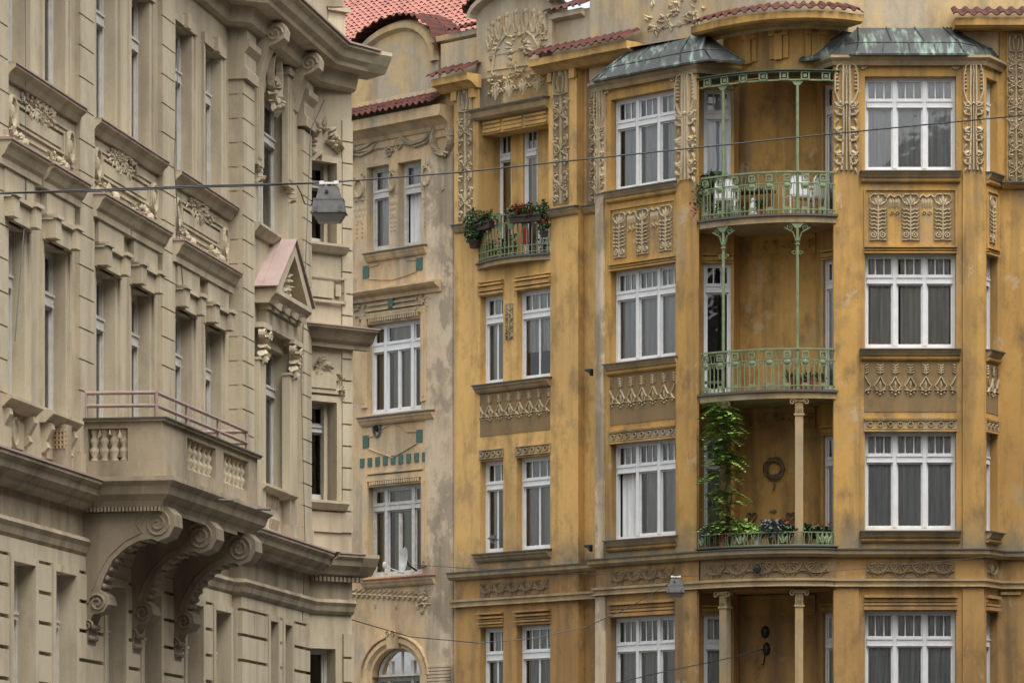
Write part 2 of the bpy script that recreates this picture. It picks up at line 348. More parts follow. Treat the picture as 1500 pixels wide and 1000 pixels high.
def r_palm(mb,fr,u0,u1,z0,z1,o,h=.06):           # tall stylised palm stems with paired leaves
    w=u1-u0; c=(u0+u1)/2; H=z1-z0
    for x,ww in ((-.12,.14),(.12,.14),(0,.1)): mb.stroke(fr,[(c+x*w,z1-.02),(c+x*w*1.2,z1-H*.3),(c+x*w*.9,z1-H*.55),(c+x*w*1.3,z0+H*.12),(c+x*w*1.6,z0)],o,w*ww,h)
    for s in (-1,1):
        mb.stroke(fr,[(c+s*w*.1,z1),(c+s*w*.36,z1-H*.03),(c+s*w*.45,z1-H*.12),(c+s*w*.45,z1-H*.27),(c+s*w*.3,z1-H*.36),(c+s*w*.12,z1-H*.4)],o,w*.1,h*1.1)
        for j in range(6): mb.dome(fr,c+s*w*.37,z1-H*(.07+.035*j),w*.075,o,h*1.1)
        for j,(y,l) in enumerate(((.36,.42),(.44,.4),(.6,.46),(.68,.36),(.82,.44),(.9,.34))):
            mb.leaf(fr,c+s*w*.1,z1-H*y,(pi/2-s*1.25) if j%2 else (-pi/2+s*1.1),w*l,w*.27,o,h*1.1)
            mb.stroke(fr,[(c+s*w*.12,z1-H*(y+.05)),(c+s*w*.36,z1-H*(y+.04)),(c+s*w*.46,z1-H*(y+.01))],o,w*.13,h); mb.leaf(fr,c+s*w*.3,z1-H*(y+.07),-pi/2+s*.4,w*.3,w*.16,o,h*.9)
    mb.dome(fr,c,z1-H*.38,w*.1,o,h*1.5); mb.leaf(fr,c,z1-H*.03,-pi/2,H*.14,w*.2,o,h*1.4)
def r_tree(mb,fr,u0,u1,z0,z1,o,h=.028):
    w=u1-u0; c=(u0+u1)/2; H=z1-z0
    mb.stroke(fr,[(c,z0+.02),(c,z1-H*.25)],o,w*.1,h)
    for s in (-1,1):
        for j in range(6):
            y=z0+H*(.26+.075*j*1.05)
            mb.stroke(fr,[(c+s*w*.04,y-H*.02),(c+s*w*.2,y+H*.012),(c+s*w*.36,y),(c+s*w*.44,y+H*.04)],o,w*.1,h,taper=.6)
        mb.spiral(fr,c+s*w*.25,z0+H*.13,w*.18,1.6,s,w*.08,o,h,pi/2)
        mb.stroke(fr,[(c+s*w*.06,z0+H*.03),(c+s*w*.42,z0+H*.02)],o,w*.06,h)
        mb.leaf(fr,c+s*w*.04,z1-H*.27,pi/2-s*.35,H*.2,w*.18,o,h*1.3); mb.leaf(fr,c+s*w*.1,z1-H*.26,pi/2-s*.95,w*.42,w*.16,o,h*1.2)
        mb.stroke(fr,[(c+s*w*.05,z1-.02),(c+s*w*.3,z1-.02),(c+s*w*.46,z1-H*.09),(c+s*w*.4,z1-H*.17)],o,w*.08,h)
    mb.leaf(fr,c,z1-H*.28,pi/2,H*.25,w*.2,o,h*1.5)
def r_spade(mb,fr,u0,u1,z0,z1,o,h=.035,n=6):
    H=z1-z0; p=(u1-u0)/n
    for i in range(n+1):
        c=u0+p*i; ss=(-1,1)
        if i==0: ss=(1,)
        if i==n: ss=(-1,)
        for s in ss:
            for j in range(4): mb.leaf(fr,c,z1-H*(.09+.075*j),(pi/2-s*1.1),p*.3,p*.14,o,h,1)
            mb.stroke(fr,[(c,z1-H*.4),(c+s*p*.24,z1-H*.6),(c+s*p*.38,z1-H*.68),(c+s*p*.22,z1-H*.8),(c,z1-H*.86)],o,p*.1,h)
            mb.stroke(fr,[(c+s*p*.05,z1-H*.84),(c+s*p*.4,z1-H*.8)],o,p*.08,h)
            mb.dome(fr,c+s*p*.22,z1-H*.9,p*.08,o,h,1)
        if len(ss)==2:
            mb.leaf(fr,c,z1-H*.38,pi/2,H*.36,p*.2,o,h*1.4,1); mb.leaf(fr,c,z1-H*.5,-pi/2,H*.3,p*.22,o,h*1.2,1); mb.dome(fr,c,z1-H*.95,p*.09,o,h,1)
def r_fan(mb,fr,u0,u1,z0,z1,o,h=.03,n=4):
    H=z1-z0; p=(u1-u0)/n
    for i in range(n):
        c=u0+p*(i+.5)
        for k in range(7): a=pi+pi*(k+.5)/7; mb.leaf(fr,c+.06*p*cos(a),z1-H*.04,a,H*(.62 if k in(2,3,4) else .5),p*.1,o,h)
        mb.stroke(fr,[(c+p*.46*cos(a),z1-H*.05+H*.68*sin(a)) for a in [pi+pi*k/10 for k in range(11)]],o,H*.07,h)
        for s in (-1,1): mb.stroke(fr,[(c+s*p*(.5-.35*cos(a)),z0+H*.42*sin(a)) for a in [pi/2*k/5 for k in range(6)]],o,H*.07,h); mb.dome(fr,c+s*p*.42,z1-H*.55,H*.07,o,h)
        for s in (-1,1): mb.dome(fr,c+s*p*.06,z0+H*.16,H*.05,o,h)
def r_rings(mb,fr,u0,u1,z0,z1,o,h=.03,n=9):
    H=z1-z0
    for z in (z0+H*.08,z1-H*.08): mb.stroke(fr,[(u0,z),(u1,z)],o,H*.14,h)
    for i in range(n): mb.ring(fr,u0+(u1-u0)*(i+.5)/n,(z0+z1)/2,H*.23,H*.14,o,h,0,12)
def r_clump(mb,fr,u,z,w,hh,o,h=.08,n=26,seed=3,sym=False):
    q=random.Random(seed)
    for i in range(n):
        a=q.uniform(0,2*pi); r=math.sqrt(q.random()); x=u+.4*w*r*cos(a); y=z+.4*hh*r*sin(a); an=a+q.uniform(-.7,.7); k=min(w,hh,.6)
        mb.leaf(fr,x,y,an,k*q.uniform(.25,.45),k*q.uniform(.1,.2),o,h*q.uniform(.5,1.2))
        if i%3==0: mb.dome(fr,x,y,k*.09,o,h*1.2)
def blocks(mb,fr,u0,u1,o0,o1,z0,z1,n,gap=.022,mi=0,zoff=0):   # coursed pilaster: blocks with real joints, set on a core
    mb.box(fr,u0,u1,o0,o1-.022,z0,z1,mi); p=(z1-z0)/n
    for i in range(n):
        a=z0+p*i+gap/2; b=z0+p*(i+1)-gap/2; mb.box(fr,u0-.002,u1+.002,o0,o1,a,b,mi)
def tiles(mb,Pf,Nf,L,rows,pitch,amp,mi=0,lift=.55):
    """barrel tiles: Pf(s,v) surface point, Nf(s) up vector; s along the eave 0..L, v 0..1 up the slope"""
    nt=max(1,round(L/pitch)); ph=[0,.1,.25,.4,.5,.62,.75,.88]; hp=[0,.6,1,1,.6,0,-.25,-.25]
    for r in range(rows):
        v0=r/rows; v1=(r+1.25)/rows if r<rows-1 else 1; rr=R.uniform(-.03,.03)
        lo=[];hi=[];lip=[]
        for k in range(nt):
            jit=R.uniform(-.12,.12); jv=R.uniform(-.05,.05)/rows
            for f,g in zip(ph,hp):
                s=(k+f+rr)*L/nt; n=Nf(s); e=amp*(.9+jit)
                lo.append(Pf(s,v0+jv)+n*(g*e+lift*amp)); hi.append(Pf(s,v1)+n*(g*e)); lip.append(Pf(s,v0+jv+.01)+n*(g*e+.05*amp))
        N=len(lo); b=len(mb.v)
        mb.add(lo+hi+lip,[(i,i+1,N+i+1,N+i) for i in range(N-1)]+[(2*N+i,2*N+i+1,i+1,i) for i in range(N-1)],mi)
SKY,SUN,EXPO=.15,0.5,1.1
# ================================================================ OCHRE CORNER BUILDING
def zf(y): return CZ+(HY-y)/FP*80.0
q2=math.sqrt(.5)
W1=Fr((0,85.55),(q2,-q2)); LB=Fr((0,84.6),(q2,-q2)); RB=Fr((0,80.0),(1,0)); RW=Fr((0,80.67),(1,0))
pLB0=LB.xy(LB.U(873)); pLB1=LB.xy(LB.U(1024)); pRB0=RB.xy(RB.U(1220)); pRB1=RB.xy(RB.U(1441.5)); pRC1=RW.xy(RW.U(1464))
RC=Fr(pRB1,(pRC1[0]-pRB1[0],pRC1[1]-pRB1[1])); RCL=math.dist(pRB1,pRC1)
u0=W1.U(667); pW0=W1.xy(u0); pWJ=W1.xy(W1.U(889))
ob=thing('corner_building','ochre yellow corner apartment house with carved bay windows and green balconies','building',(0,86,0))
ROWS=[dict(t=112,tr=(156,145),b=250),dict(t=371,tr=(414,403),b=510),dict(t=631,tr=(676,665),b=776),dict(t=894,tr=(945,933),b=1040)]
for r in ROWS: r['t'],r['b']=zf(r['t']),zf(r['b']); r['tr']=(zf(r['tr'][0]),zf(r['tr'][1]))
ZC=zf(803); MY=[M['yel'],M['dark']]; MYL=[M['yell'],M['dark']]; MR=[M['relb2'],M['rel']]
def bay(fr,uL,uR,uw0,uw1,ncol,seed,sp=1,top=zf(90),rev=.17,cur=('g','w','g','d'),ct=('full','full','parts','full'),rows=(0,1,2,3)):
    """one face of a bay: wall, windows, sills, relief panels; uw0..uw1 = opening"""
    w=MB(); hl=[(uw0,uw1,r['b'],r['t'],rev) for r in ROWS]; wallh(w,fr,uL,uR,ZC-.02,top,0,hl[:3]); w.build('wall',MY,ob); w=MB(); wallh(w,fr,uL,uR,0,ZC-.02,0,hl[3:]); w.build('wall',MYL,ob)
    W=uw1-uw0
    for i,r in enumerate(ROWS):
        window(ob,fr,uw0,uw1,r['b'],r['t'],-rev,(1,)*ncol,r['tr'],3,1,'wht',cur[i],ct[i],opened=(0,) if (i==2 and fr is LB) else None)
        e=.1 if ncol>1 else .05; sill(fr,r['b']-.01,.17,.16,uw0-e,uw1+e,ob)
        s=MB(); z=r['b']-.18; s.prof(fr,[(0,z),(.09,z),(.08,z-.04),(.05,z-.07),(0,z-.07)],uw0-e+.02,uw1+e-.02,0)
        if i==0:   # tree panels inside a framed field
            a,b=zf(360),zf(277)
            for (p,q,c,d) in ((uw0-.02,uw1+.02,b-.03,b),(uw0-.02,uw0+.02,a,b-.03),(uw1-.02,uw1+.02,a,b-.03)): s.box(fr,p,q,0,.035,c,d)
            s.build('panel_frame',M['yel'],ob); s=MB()
            for (c,d,o) in ((363,361,.09),(367,364,.05),(371,369,.07)): s.box(fr,uw0-.02,uw1+.02,0,o,zf(c),zf(d))
            s.build('lintel_moulding',M['yel'],ob)
            s=MB(); zt,zb=zf(283.5),zf(353); n=3 if ncol==3 else 1; k=W/3*.62 if n==3 else W*.55
            for j in range(n):
                c=uw0+W*((j-(n-1)/2)*.355+.5); s.box(fr,c-k/2,c+k/2,0,.012,zb,zt,0)
                m=MB(); r_tree(m,fr,c-k/2,c+k/2,zb,zt,.012); s.add(m.v,m.f,1)
                if j<n-1:
                    m=MB(); cc=c+W*.355/2; g=W*.355-k
                    m.stroke(fr,[(cc-g*.6,zt-.1),(cc-g*.3,zt-.03),(cc,zt-.08),(cc+g*.3,zt-.03),(cc+g*.6,zt-.1)],0,.05,.04)
                    for x in (-.3,-.1,.1,.3): m.leaf(fr,cc+g*x,zt-.08,-pi/2,.22,.09,0,.045)
                    for x in (-.2,.2): m.spiral(fr,cc+g*x,zt-.4,.045,1.2,1,.02,0,.03)
                    m.leaf(fr,cc-.05,zt-.3,-pi/2,.12,.03,0,.03); m.leaf(fr,cc+.05,zt-.3,-pi/2,.12,.03,0,.03)
                    s.add(m.v,m.f,1)
            s.build('relief_panel',MR,ob)
        if i==1:
            for (c,d,o) in ((614,611,.06),(632,629,.05)): s.box(fr,uw0-.02,uw1+.02,0,o,zf(c),zf(d))
            s.build('lintel_moulding',M['yel'],ob)
            s=MB(); zt,zb=zf(530),zf(603); s.box(fr,uw0-.01,uw1+.01,0,.01,zb,zt,0)
            m=MB(); r_spade(m,fr,uw0,uw1,zf(580),zf(532),.01,.04,6 if ncol==3 else 2); s.add(m.v,m.f,1)
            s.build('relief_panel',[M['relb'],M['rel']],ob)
            s=MB(); s.box(fr,uw0-.02,uw1+.02,0,.02,zf(629),zf(614),0); r_rings(s,fr,uw0,uw1,zf(629),zf(614),.02,.035,9 if ncol==3 else 3); s.build('ring_frieze',M['yelg'],ob)
        if i==2:
            for (c,d,o) in ((875,871,.08),(881,877,.03),(886,883,.06),(893,888,.09)): s.box(fr,uw0-.02,uw1+.02,0,o,zf(c),zf(d))
            s.build('lintel_moulding',M['yell'],ob)
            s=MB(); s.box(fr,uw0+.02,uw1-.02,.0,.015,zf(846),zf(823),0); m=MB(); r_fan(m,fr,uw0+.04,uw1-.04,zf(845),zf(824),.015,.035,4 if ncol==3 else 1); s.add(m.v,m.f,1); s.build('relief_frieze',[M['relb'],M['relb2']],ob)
        if i==3: s.build('window_sill_moulding',M['yell'],ob)
def pil(fr,a,b,o,z0,z1,carve=None,mat='yel',seed=1,o0=0):
    s=MB(); s.box(fr,a,b,o0,o,z0,z1); p=s.build('pilaster',M[mat],ob)
    if carve:
        s=MB(); g=.08*(b-a); kind,c,d=carve
        if kind=='palm': r_palm(s,fr,a-.0,b+.0,c,d,o)
        else: s.box(fr,a+g,b-g,o,o+.012,c,d,0); m=MB(); r_strip(m,fr,a+g,b-g,c,d,o+.012,.038,True,1.45,seed); s.add(m.v,m.f,1)
        s.build('carved_ornament',MR if kind!='palm' else M['rel'],p)
# right bay (frontal)
U=RB.U; bay(RB,U(1220),U(1441.5),U(1267),U(1400.5),3,1,cur=('g','c','g','g'),ct=('full','parts','full','full'))
ptop=zf(90)
for a,b in ((1221,1258),(1410,1441)): pil(RB,U(a),U(b),.045,ZC,ptop-.01,('palm',zf(250),zf(93)),seed=a)
for a,b in ((1221,1258),(1410,1441)): pil(RB,U(a),U(b),.045,0,zf(860),None,'yell')
s=MB(); # corner spirals beside the capital
for x in (1265,1401): s.spiral(RB,U(x),zf(97),.09,2,1,.035,0,.06)
for fr,x in ((LB,LB.U(890.5)),(LB,LB.U(987.5))): s.spiral(fr,x,zf(97),.09,2,1,.035,0,.06)
s.build('corner_scroll',M['rel'],ob)
# right cant
bay(RC,0,RCL,.12,RCL-.1,1,2)
hl=[(RW.U(1545),RW.U(1680),r['b'],r['t'],.17) for r in ROWS]; w=MB(); wallh(w,RW,RW.U(1464),RW.U(1760),ZC-.02,zf(26),0,hl[:3]); w.build('wall',MY,ob); w=MB(); wallh(w,RW,RW.U(1464),RW.U(1760),0,ZC-.02,0,hl[3:]); w.build('wall',MYL,ob)
for r in ROWS:
    window(ob,RW,RW.U(1545),RW.U(1680),r['b'],r['t'],-.17,(1,1,1),r['tr']); sill(RW,r['b']-.01,.17,.16,RW.U(1535),RW.U(1690),ob)
pil(RW,RW.U(1474),RW.U(1501),.06,zf(262),zf(25),('strip',zf(258),zf(40)),seed=9)
sill(RW,zf(259),.2,.14,RW.U(1465),RW.U(1540),ob,'yel','string_ledge')
s=MB(); z=zf(860); 
for a,b,c,d in ((1466,1495,866,863),(1466,1495,874,870)): s.box(RW,RW.U(a),RW.U(b),0,.05,zf(c)+.09,zf(d)+.09)
s.build('lintel_moulding',M['yel'],ob)
# left bay
U=LB.U; bay(LB,U(873),U(1024),U(897)-.05,U(990),3,3,cur=('w','w','w','g'),ct=('parts','full','parts','parts'))
pil(LB,U(874),U(888),.05,zf(252),ptop-.01,('palm',zf(252),zf(93)),'pier',seed=4); pil(LB,U(874),U(886),.05,ZC,zf(252)-.01,None,'pier'); pil(LB,U(874),U(888),.05,0,zf(860),None,'pier')
pil(LB,U(992),U(1023),.05,ZC,ptop-.01,('palm',zf(252),zf(93)),seed=6); pil(LB,U(991),U(1023),.05,0,zf(860),None,'yell')
# sides closing the bays
s=MB()
for p,q in ((pLB0,pWJ),(pLB1,(3.78,81.36)),((6.76,80.62),pRB0)):
    s.quad((p[0],p[1],0),(q[0],q[1],0),(q[0],q[1],zf(90)),(p[0],p[1],zf(90)))
s.build('bay_side_wall',M['yel'],ob)
# corner recess with door windows
BL=Fr((3.78,81.36),(1,0)); pS0=BL.xy(BL.U(1075)); pS1=pxy(1084,81.9); BW=Fr(pS1,(.924,-.383)); uB=BW.U(1195); pB1=BW.xy(uB); pR0=pxy(1203,81.0); BR=Fr(pR0,(q2,-q2))
def small(fr,ua,ub,a,b,cur):
    hl=[(a,b,r['b']-.75,r['t'],.07) for r in ROWS]; zm=hl[2][2]-.1; w=MB(); wallh(w,fr,ua,ub,zm,ptop,0,hl[:3]); w.build('wall',MY,ob); w=MB(); wallh(w,fr,ua,ub,0,zm,0,hl[3:]); w.build('wall',MYL,ob)
    for i,r in enumerate(ROWS):
        window(ob,fr,a,b,r['b']-.75,r['t'],-.07,(1,),r['tr'],3,1,'wht',cur[i] or 'g','full' if cur[i] else None,fw=.05)
        s=MB()
        for (o,c,d) in ((.07,.16,.2),(.04,.05,.13),(.06,.0,.03)): s.box(fr,a-.04,b+.04,0,o,r['t']+c,r['t']+d)
        s.build('lintel_moulding',M['yel'],ob)
small(BL,0,BL.U(1075),BL.U(1031),BL.U(1071),('g',None,'d','d'))
small(BR,-.02,.56,.05,.5,('w','g','g','d'))
s=MB()
for p,q in ((pS0,pS1),(pS1,pB1),(pB1,pR0)): s.quad((p[0],p[1],ZC-.3),(q[0],q[1],ZC-.3),(q[0],q[1],ptop),(p[0],p[1],ptop),0); s.quad((p[0],p[1],0),(q[0],q[1],0),(q[0],q[1],ZC-.3),(p[0],p[1],ZC-.3),1)
s.build('recess_wall',[M['yel'],M['yell']],ob)
# curved corner: slabs, frieze, railings
arcP=arc((3.86,80.72),(5.2,79.9),(6.60,79.93)); AC=CFr(arcP); LA=AC.len
def slab(name,zt,h,mat,extra=0,o=0):
    s=MB(); P=[(p[0],p[1]) for p in arcP]; back=[(6.7,81.2),(4.8,82.1),(3.9,81.5)]
    poly=P+back; n=len(poly)
    s.add([(x,y,zt) for x,y in poly]+[(x,y,zt-h) for x,y in poly],[tuple(range(n)),tuple(range(n,2*n))[::-1]]+[(k,(k+1)%n,n+(k+1)%n,n+k) for k in range(n)],0)
    s.prof(AC,[(-.05,zt+.03),(.05,zt+.015),(.05,zt-.03),(0,zt-.035),(-.05,zt-.035)],-.04,LA+.03,1)
    return s.build(name,mat,ob)
def posted(mb,u,o,z0,z1,r): 
    a=AC.w(u,o,0); mb.lathe((a.x,a.y),[(r,z0),(r,z1)],8)
zS=[zf(316),zf(573)]; zR=[zf(252),zf(510.5)]
for zt,zr in zip(zS,zR):
    b=slab('balcony',zt,.16,[M['yelg'],M['ledge']])
    s=MB(); H=zr-zt
    s.box(AC,.03,LA-.02,-.045,-.005,zr-.035,zr); z2=zr-.27*H; s.box(AC,.03,LA-.02,-.04,-.01,z2-.02,z2); z3=zt+.13*H; s.box(AC,.03,LA-.02,-.04,-.01,z3-.02,z3)
    z4=zr-.45*H; N=28; sq=[.14+.37*k for k in range(9) if .14+.37*k<LA-.15]
    for i in range(N+1):
        u=.05+(LA-.1)*i/N; s.box(AC,u-.009,u+.009,-.034,-.016,zt,z2-.02 if not any(abs(u-q)<.06 for q in sq) else z3)
        if i<N:   # hanging scallops below the second rail
            v=u+(LA-.1)/N/2; s.box(AC,v-.016,v+.016,-.032,-.02,z4+.09,z2-.02); s.box(AC,v-.009,v+.009,-.032,-.02,z4+.05,z4+.09)
    for u in sq:
        k=.075; zc=(zr+z2)/2-.02
        for a,bb,c,d in ((u-k,u+k,zc+k-.03,zc+k),(u-k,u+k,zc-k,zc-k+.03),(u-k,u-k+.03,zc-k,zc+k),(u+k-.03,u+k,zc-k,zc+k)): s.box(AC,a,bb,-.05,-.0,c,d)
        s.box(AC,u-.03,u+.03,-.045,-.02,zc-.03,zc+.03)
        s.dome(AC,u,z2-.05,.08,-.02,.025,0,8,.06); s.box(AC,u-.085,u+.085,-.035,-.015,z2-.13,z2-.06)
        for e in (-.05,.05): s.box(AC,u+e-.01,u+e+.01,-.036,-.014,zt,z2-.1)
        s.box(AC,u-.07,u+.07,-.034,-.016,z3,z3+.045); s.spiral(AC,u-.04,z3-.05,.03,1,1,.012,-.02,.01); s.spiral(AC,u+.04,z3-.05,.03,1,-1,.012,-.02,.01)
        for e in (-1,1): s.stroke(AC,[(u+e*.09,zr-.03),(u+e*.13,zr-.1),(u+e*.15,z2)],-.03,.014,.012); s.stroke(AC,[(u+e*.13,zr-.03),(u+e*.16,zr-.1),(u+e*.185,zr-.04)],-.03,.012,.012)
    s.build('railing',M['grn'],b)
# iron canopy edge with squares, thin posts
zc0,zc1=zf(120.5),zf(106)
s=MB(); s.box(AC,0,LA,-.04,0,zc1-.03,zc1); s.box(AC,0,LA,-.04,0,zc0,zc0+.03)
for k in range(7):
    u=.2+k*(LA-.42)/6; h=.09; m=(zc0+zc1)/2
    for a,b,c,d in ((u-h,u+h,m+h-.03,m+h),(u-h,u+h,m-h,m-h+.03),(u-h,u-h+.03,m-h,m+h),(u+h-.03,u+h,m-h,m+h)): s.box(AC,a,b,-.05,.01,c,d)
    s.box(AC,u-.035,u+.035,-.04,.0,m-.035,m+.035)
s.box(AC,-.05,LA+.08,-.6,.06,zc1,zc1+.02,1)
cp=s.build('iron_canopy',[M['grn'],M['grnd']],ob)
def uAt(x):
    return min(range(400),key=lambda k:abs((lambda a:a.x/a.y*FP+750-x)(AC.w(LA*k/399,-.03,0))))*LA/399
for x in (1059,1168):
    u=uAt(x)
    for a,b in ((zS[0],zc0+.02),(zS[1],zS[0]-.16)):
        s=MB(); posted(s,u,-.05,a,b,.032); s.ext(AC,[(u-.15,b),(u+.15,b),(u+.05,b-.11),(u-.05,b-.11)],-.09,-.02)
        if b<zS[0]:
            for e in (-1,1): s.spiral(AC,u+e*.15,b-.1,.085,1.6,-e,.024,-.07,.03,0); s.spiral(AC,u+e*.07,b-.62,.055,1.3,e,.022,-.07,.03); s.stroke(AC,[(u+e*.02,b-.4),(u+e*.09,b-.2),(u+e*.27,b-.1)],-.07,.03,.04)
            for z in (b-.36,b-.44): a2=AC.w(u,-.05,0); s.lathe((a2.x,a2.y),[(.055,z-.015),(.055,z+.015)],8)
        s.build('iron_post',M['grn'],ob)
for x in (1057,1171):
    u=uAt(x)
    for a,b in ((ZC,zS[1]-.16),(0,zf(864))):
        s=MB(); s.box(AC,u-.085,u+.085,-.25,-.07,a,b-.06); s.box(AC,u-.11,u+.11,-.27,-.05,b-.34,b-.3); s.box(AC,u-.13,u+.13,-.28,-.04,b-.06,b); 
        for e in (-1,1): s.spiral(AC,u+e*.14,b-.07,.07,1.3,-e,.03,-.06,.05)
        for k in range(3): s.leaf(AC,u-.05+.05*k,b-.3,pi/2,.18,.05,-.07,.04)
        s.build('column',M['yelg'],ob)
# friezes on the recess back wall, below each balcony
for i,zt in enumerate((zS[0]-.16,zS[1]-.16,zf(864))):
    s=MB(); s.prof(BW,[(0,zt-.42),(.05,zt-.42),(.05,zt-.4),(.03,zt-.36),(.03,zt-.08),(.08,zt-.04),(.08,zt),(0,zt)],0,uB)
    if i<2:
        for k in range(5): r_clump(s,BW,.2+.33*k,zt-.2,.26,.22,.03,.05,9,k)
        for k in range(6):
            if i==0: s.leaf(BW,.1+.3*k,zt-.42,-pi/2,.13,.1,.01,.03)
    s.build('recess_frieze',M['yel'],ob)
# main cornice, running round everything
LAarc=[AC.xy(LA*k/12,.0) for k in range(13)]
mainpath=[W1.xy(W1.U(662)),pWJ,pLB0,pLB1]+LAarc[1:-1]+[pRB0,pRB1,pRC1,RW.xy(RW.U(1760))]
s=MB(); s.sweep(mainpath,[(-.05,ZC+.015),(.2,ZC-.01),(.2,ZC-.035),(-.05,ZC-.035)],1); s.sweep(mainpath,[(-.05,ZC-.035),(.17,ZC-.035),(.16,ZC-.12),(.08,ZC-.18),(-.05,ZC-.18)],0)
s.build('main_cornice',[M['yelg'],M['ledge']],ob)
s=MB(); za,zb=zf(847),zf(859); s.sweep(mainpath,[(-.05,za),(.09,za),(.09,za-.05),(.05,za-.06),(.05,zb+.03),(.1,zb+.02),(.1,zb),(-.05,zb)],0); s.build('string_moulding',M['yelg'],ob)
s=MB(); s.prof(AC,[(-.12,zf(862)),(-.02,zf(862)),(-.02,ZC-.1),(-.12,ZC-.1)],0,LA,0); 
m=MB(); r_fan(m,AC,.12,LA-.15,zf(845),zf(823),-.02,.04,5); s.add(m.v,m.f,1); s.build('curved_frieze',[M['relb'],M['relb2']],ob)
s=MB(); P=[(p[0],p[1]) for p in arcP]+[(6.7,81.2),(4.8,82.1),(3.9,81.5)]
for z in (zf(862),ZC-.1): s.add([(x,y,z) for x,y in P],[tuple(range(len(P)))])
s.build('recess_ceiling',M['yel'],ob)
# low planter balustrade at cornice level
s=MB(); zt,z0=zf(779),zf(799)
s.box(AC,.05,LA-.05,.0,.03,zt-.025,zt); s.box(AC,.05,LA-.05,.0,.03,z0,z0+.02)
for k in range(40): u=.07+(LA-.14)*k/39; s.stroke(AC,[(u,z0),(u+.02*(-1)**k,(zt+z0)/2),(u,zt)],.0,.022,.025)
for u in (.08,1.0,1.9,2.7,LA-.2):
    s.leaf(AC,u,z0+.02,pi/2,.24,.08,.02,.03); s.leaf(AC,u,z0+.02,pi/2-.5,.22,.07,.02,.03); s.leaf(AC,u,z0+.02,pi/2+.5,.22,.07,.02,.03); s.box(AC,u-.1,u-.08,0,.03,z0,zt); s.box(AC,u+.08,u+.1,0,.03,z0,zt)
s.prof(AC,sillp(z0,.16,.07,-.3),0,LA,1)
s.build('planter_balustrade',[M['grn'],M['ledge']],ob)
# consoles and curved attic eave over the corner
eP=arc(pxy(1012,81.2),(5.41,79.72),(7.15,80.02)); EC=CFr(eP); EL=EC.len; zE=zf(20)
wc=CFr([EC.xy(EL*k/16,-.8) for k in range(17)])
s=MB(); s.prof(wc,[(-.1,zf(106)),(0,zf(106)),(0,zE),(-.1,zE)],0,wc.len); s.prof(wc,[(0,zf(105)),(.08,zf(105)),(.06,zf(98)),(0,zf(95))],0,wc.len)
for f in (.3,.55,.8):
    u=wc.len*f; 
    for a,b,o,c,d in ((-.2,-.09,.05,78,45),(-.08,.08,.09,80,42),(.09,.2,.05,78,45),(-.2,-.09,.12,45,37),(.09,.2,.12,45,37)): s.box(wc,u+a,u+b,0,o,zf(c),zf(d))
s.build('corner_attic_wall',M['yel'],ob)
def eave(name,path,zt,p,h,rows=1,depth=.45,rise=.22,mat='yel',pitch=.235):
    """projecting plaster cornice with a row of barrel tiles on it; path = plan points of the wall face"""
    s=MB(); s.sweep(path,[(-.05,zt),(p,zt-.02),(p,zt-.13),(p-.08,zt-.17),(p-.12,zt-.24),(-.05,zt-.24)],0); e=s.build(name,M[mat],ob if name!='x' else None)
    return e
def tilerow(parent,fr,u0,u1,o0,o1,z0,z1,rows=1,pitch=.235,amp=.055,mat='tile',name='tile_course',lift=.55):
    s=MB(); up=V((0,0,1))
    tiles(s,lambda a,v: fr.w(u0+a,o0+(o1-o0)*v,z0+(z1-z0)*v),lambda a: up,u1-u0,rows,pitch,amp,0,lift)
    return s.build(name,M[mat],parent)
s=MB(); s.prof(EC,[(-.5,zE),(0,zE-.02),(0,zE-.16),(-.06,zE-.2),(-.5,zE-.2)],0,EL); e=s.build('curved_eave',M['yel'],ob); tilerow(e,EC,0,EL,.07,-.4,zE+.01,zE+.22)
# right eave
s=MB(); ua,ub=RW.U(1395),RW.U(1760); s.prof(RW,[(-.05,zf(22)),(.5,zf(22)-.02),(.5,zf(34)),(.42,zf(37)),(-.05,zf(37))],ua,ub); e=s.build('eave_cornice',M['yel'],ob); tilerow(e,RW,ua-.05,ub,.58,.1,zf(22)+.01,zf(22)+.25)
# attic walls
s=MB(); zA=20.6
s.box(RW,RW.U(1160),RW.U(1463),-.4,-.02,zf(95),zA); s.box(RW,RW.U(1463),RW.U(1760),-.4,-.02,zf(28),zA)
P=[(3.45,82.9)]+[wc.xy(wc.len*k/8,.3) for k in range(9)]+[(7.4,80.9)]
for a,b in zip(P,P[1:]): s.quad((a[0],a[1],zf(40)),(b[0],b[1],zf(40)),(b[0],b[1],zA),(a[0],a[1],zA))
for x,y in ((1140,1),(1245,1)): s.box(RW,RW.U(x),RW.U(x+20),-.1,.1,zE+.1,zA)
s.build('attic_wall',M['att'],ob)
# copper roofs of the bays
def cop(P0,P1,P2,z0,z1,z2,name='copper_bay_roof'):
    s=MB(); q=[]
    for A,B,za,zb in ((P0,P1,z0,z1),(P1,P2,z1,z2)):
        for i in range(len(A)-1):
            a,b,c,d=[V((*p,z)) for p,z in ((A[i],za),(A[i+1],za),(B[i+1],zb),(B[i],zb))]
            s.quad(a,b,c,d,0)
            n=max(1,round((b-a).length/.62))
            for k in range(n+1):
                f=k/n; e,g=a.lerp(b,f),d.lerp(c,f); s.tube([e+V((0,0,.015)),g+V((0,0,.015))],.016,4)
            s.tube([a,b],.022,5)
    n=len(P2); s.add([V((*p,z2)) for p in P2]+[V((P0[0][0],P0[0][1]+.5,z2)),V((P0[-1][0],P0[-1][1]+.5,z2))],[(*range(n),n+1,n)])
    s.sweep(P0,[(0,z0),(.015,z0),(.015,z0-.03),(0,z0-.03)])
    return s.build(name,M['cop'],ob)
z0,z1,z2=17.84,18.13,18.55
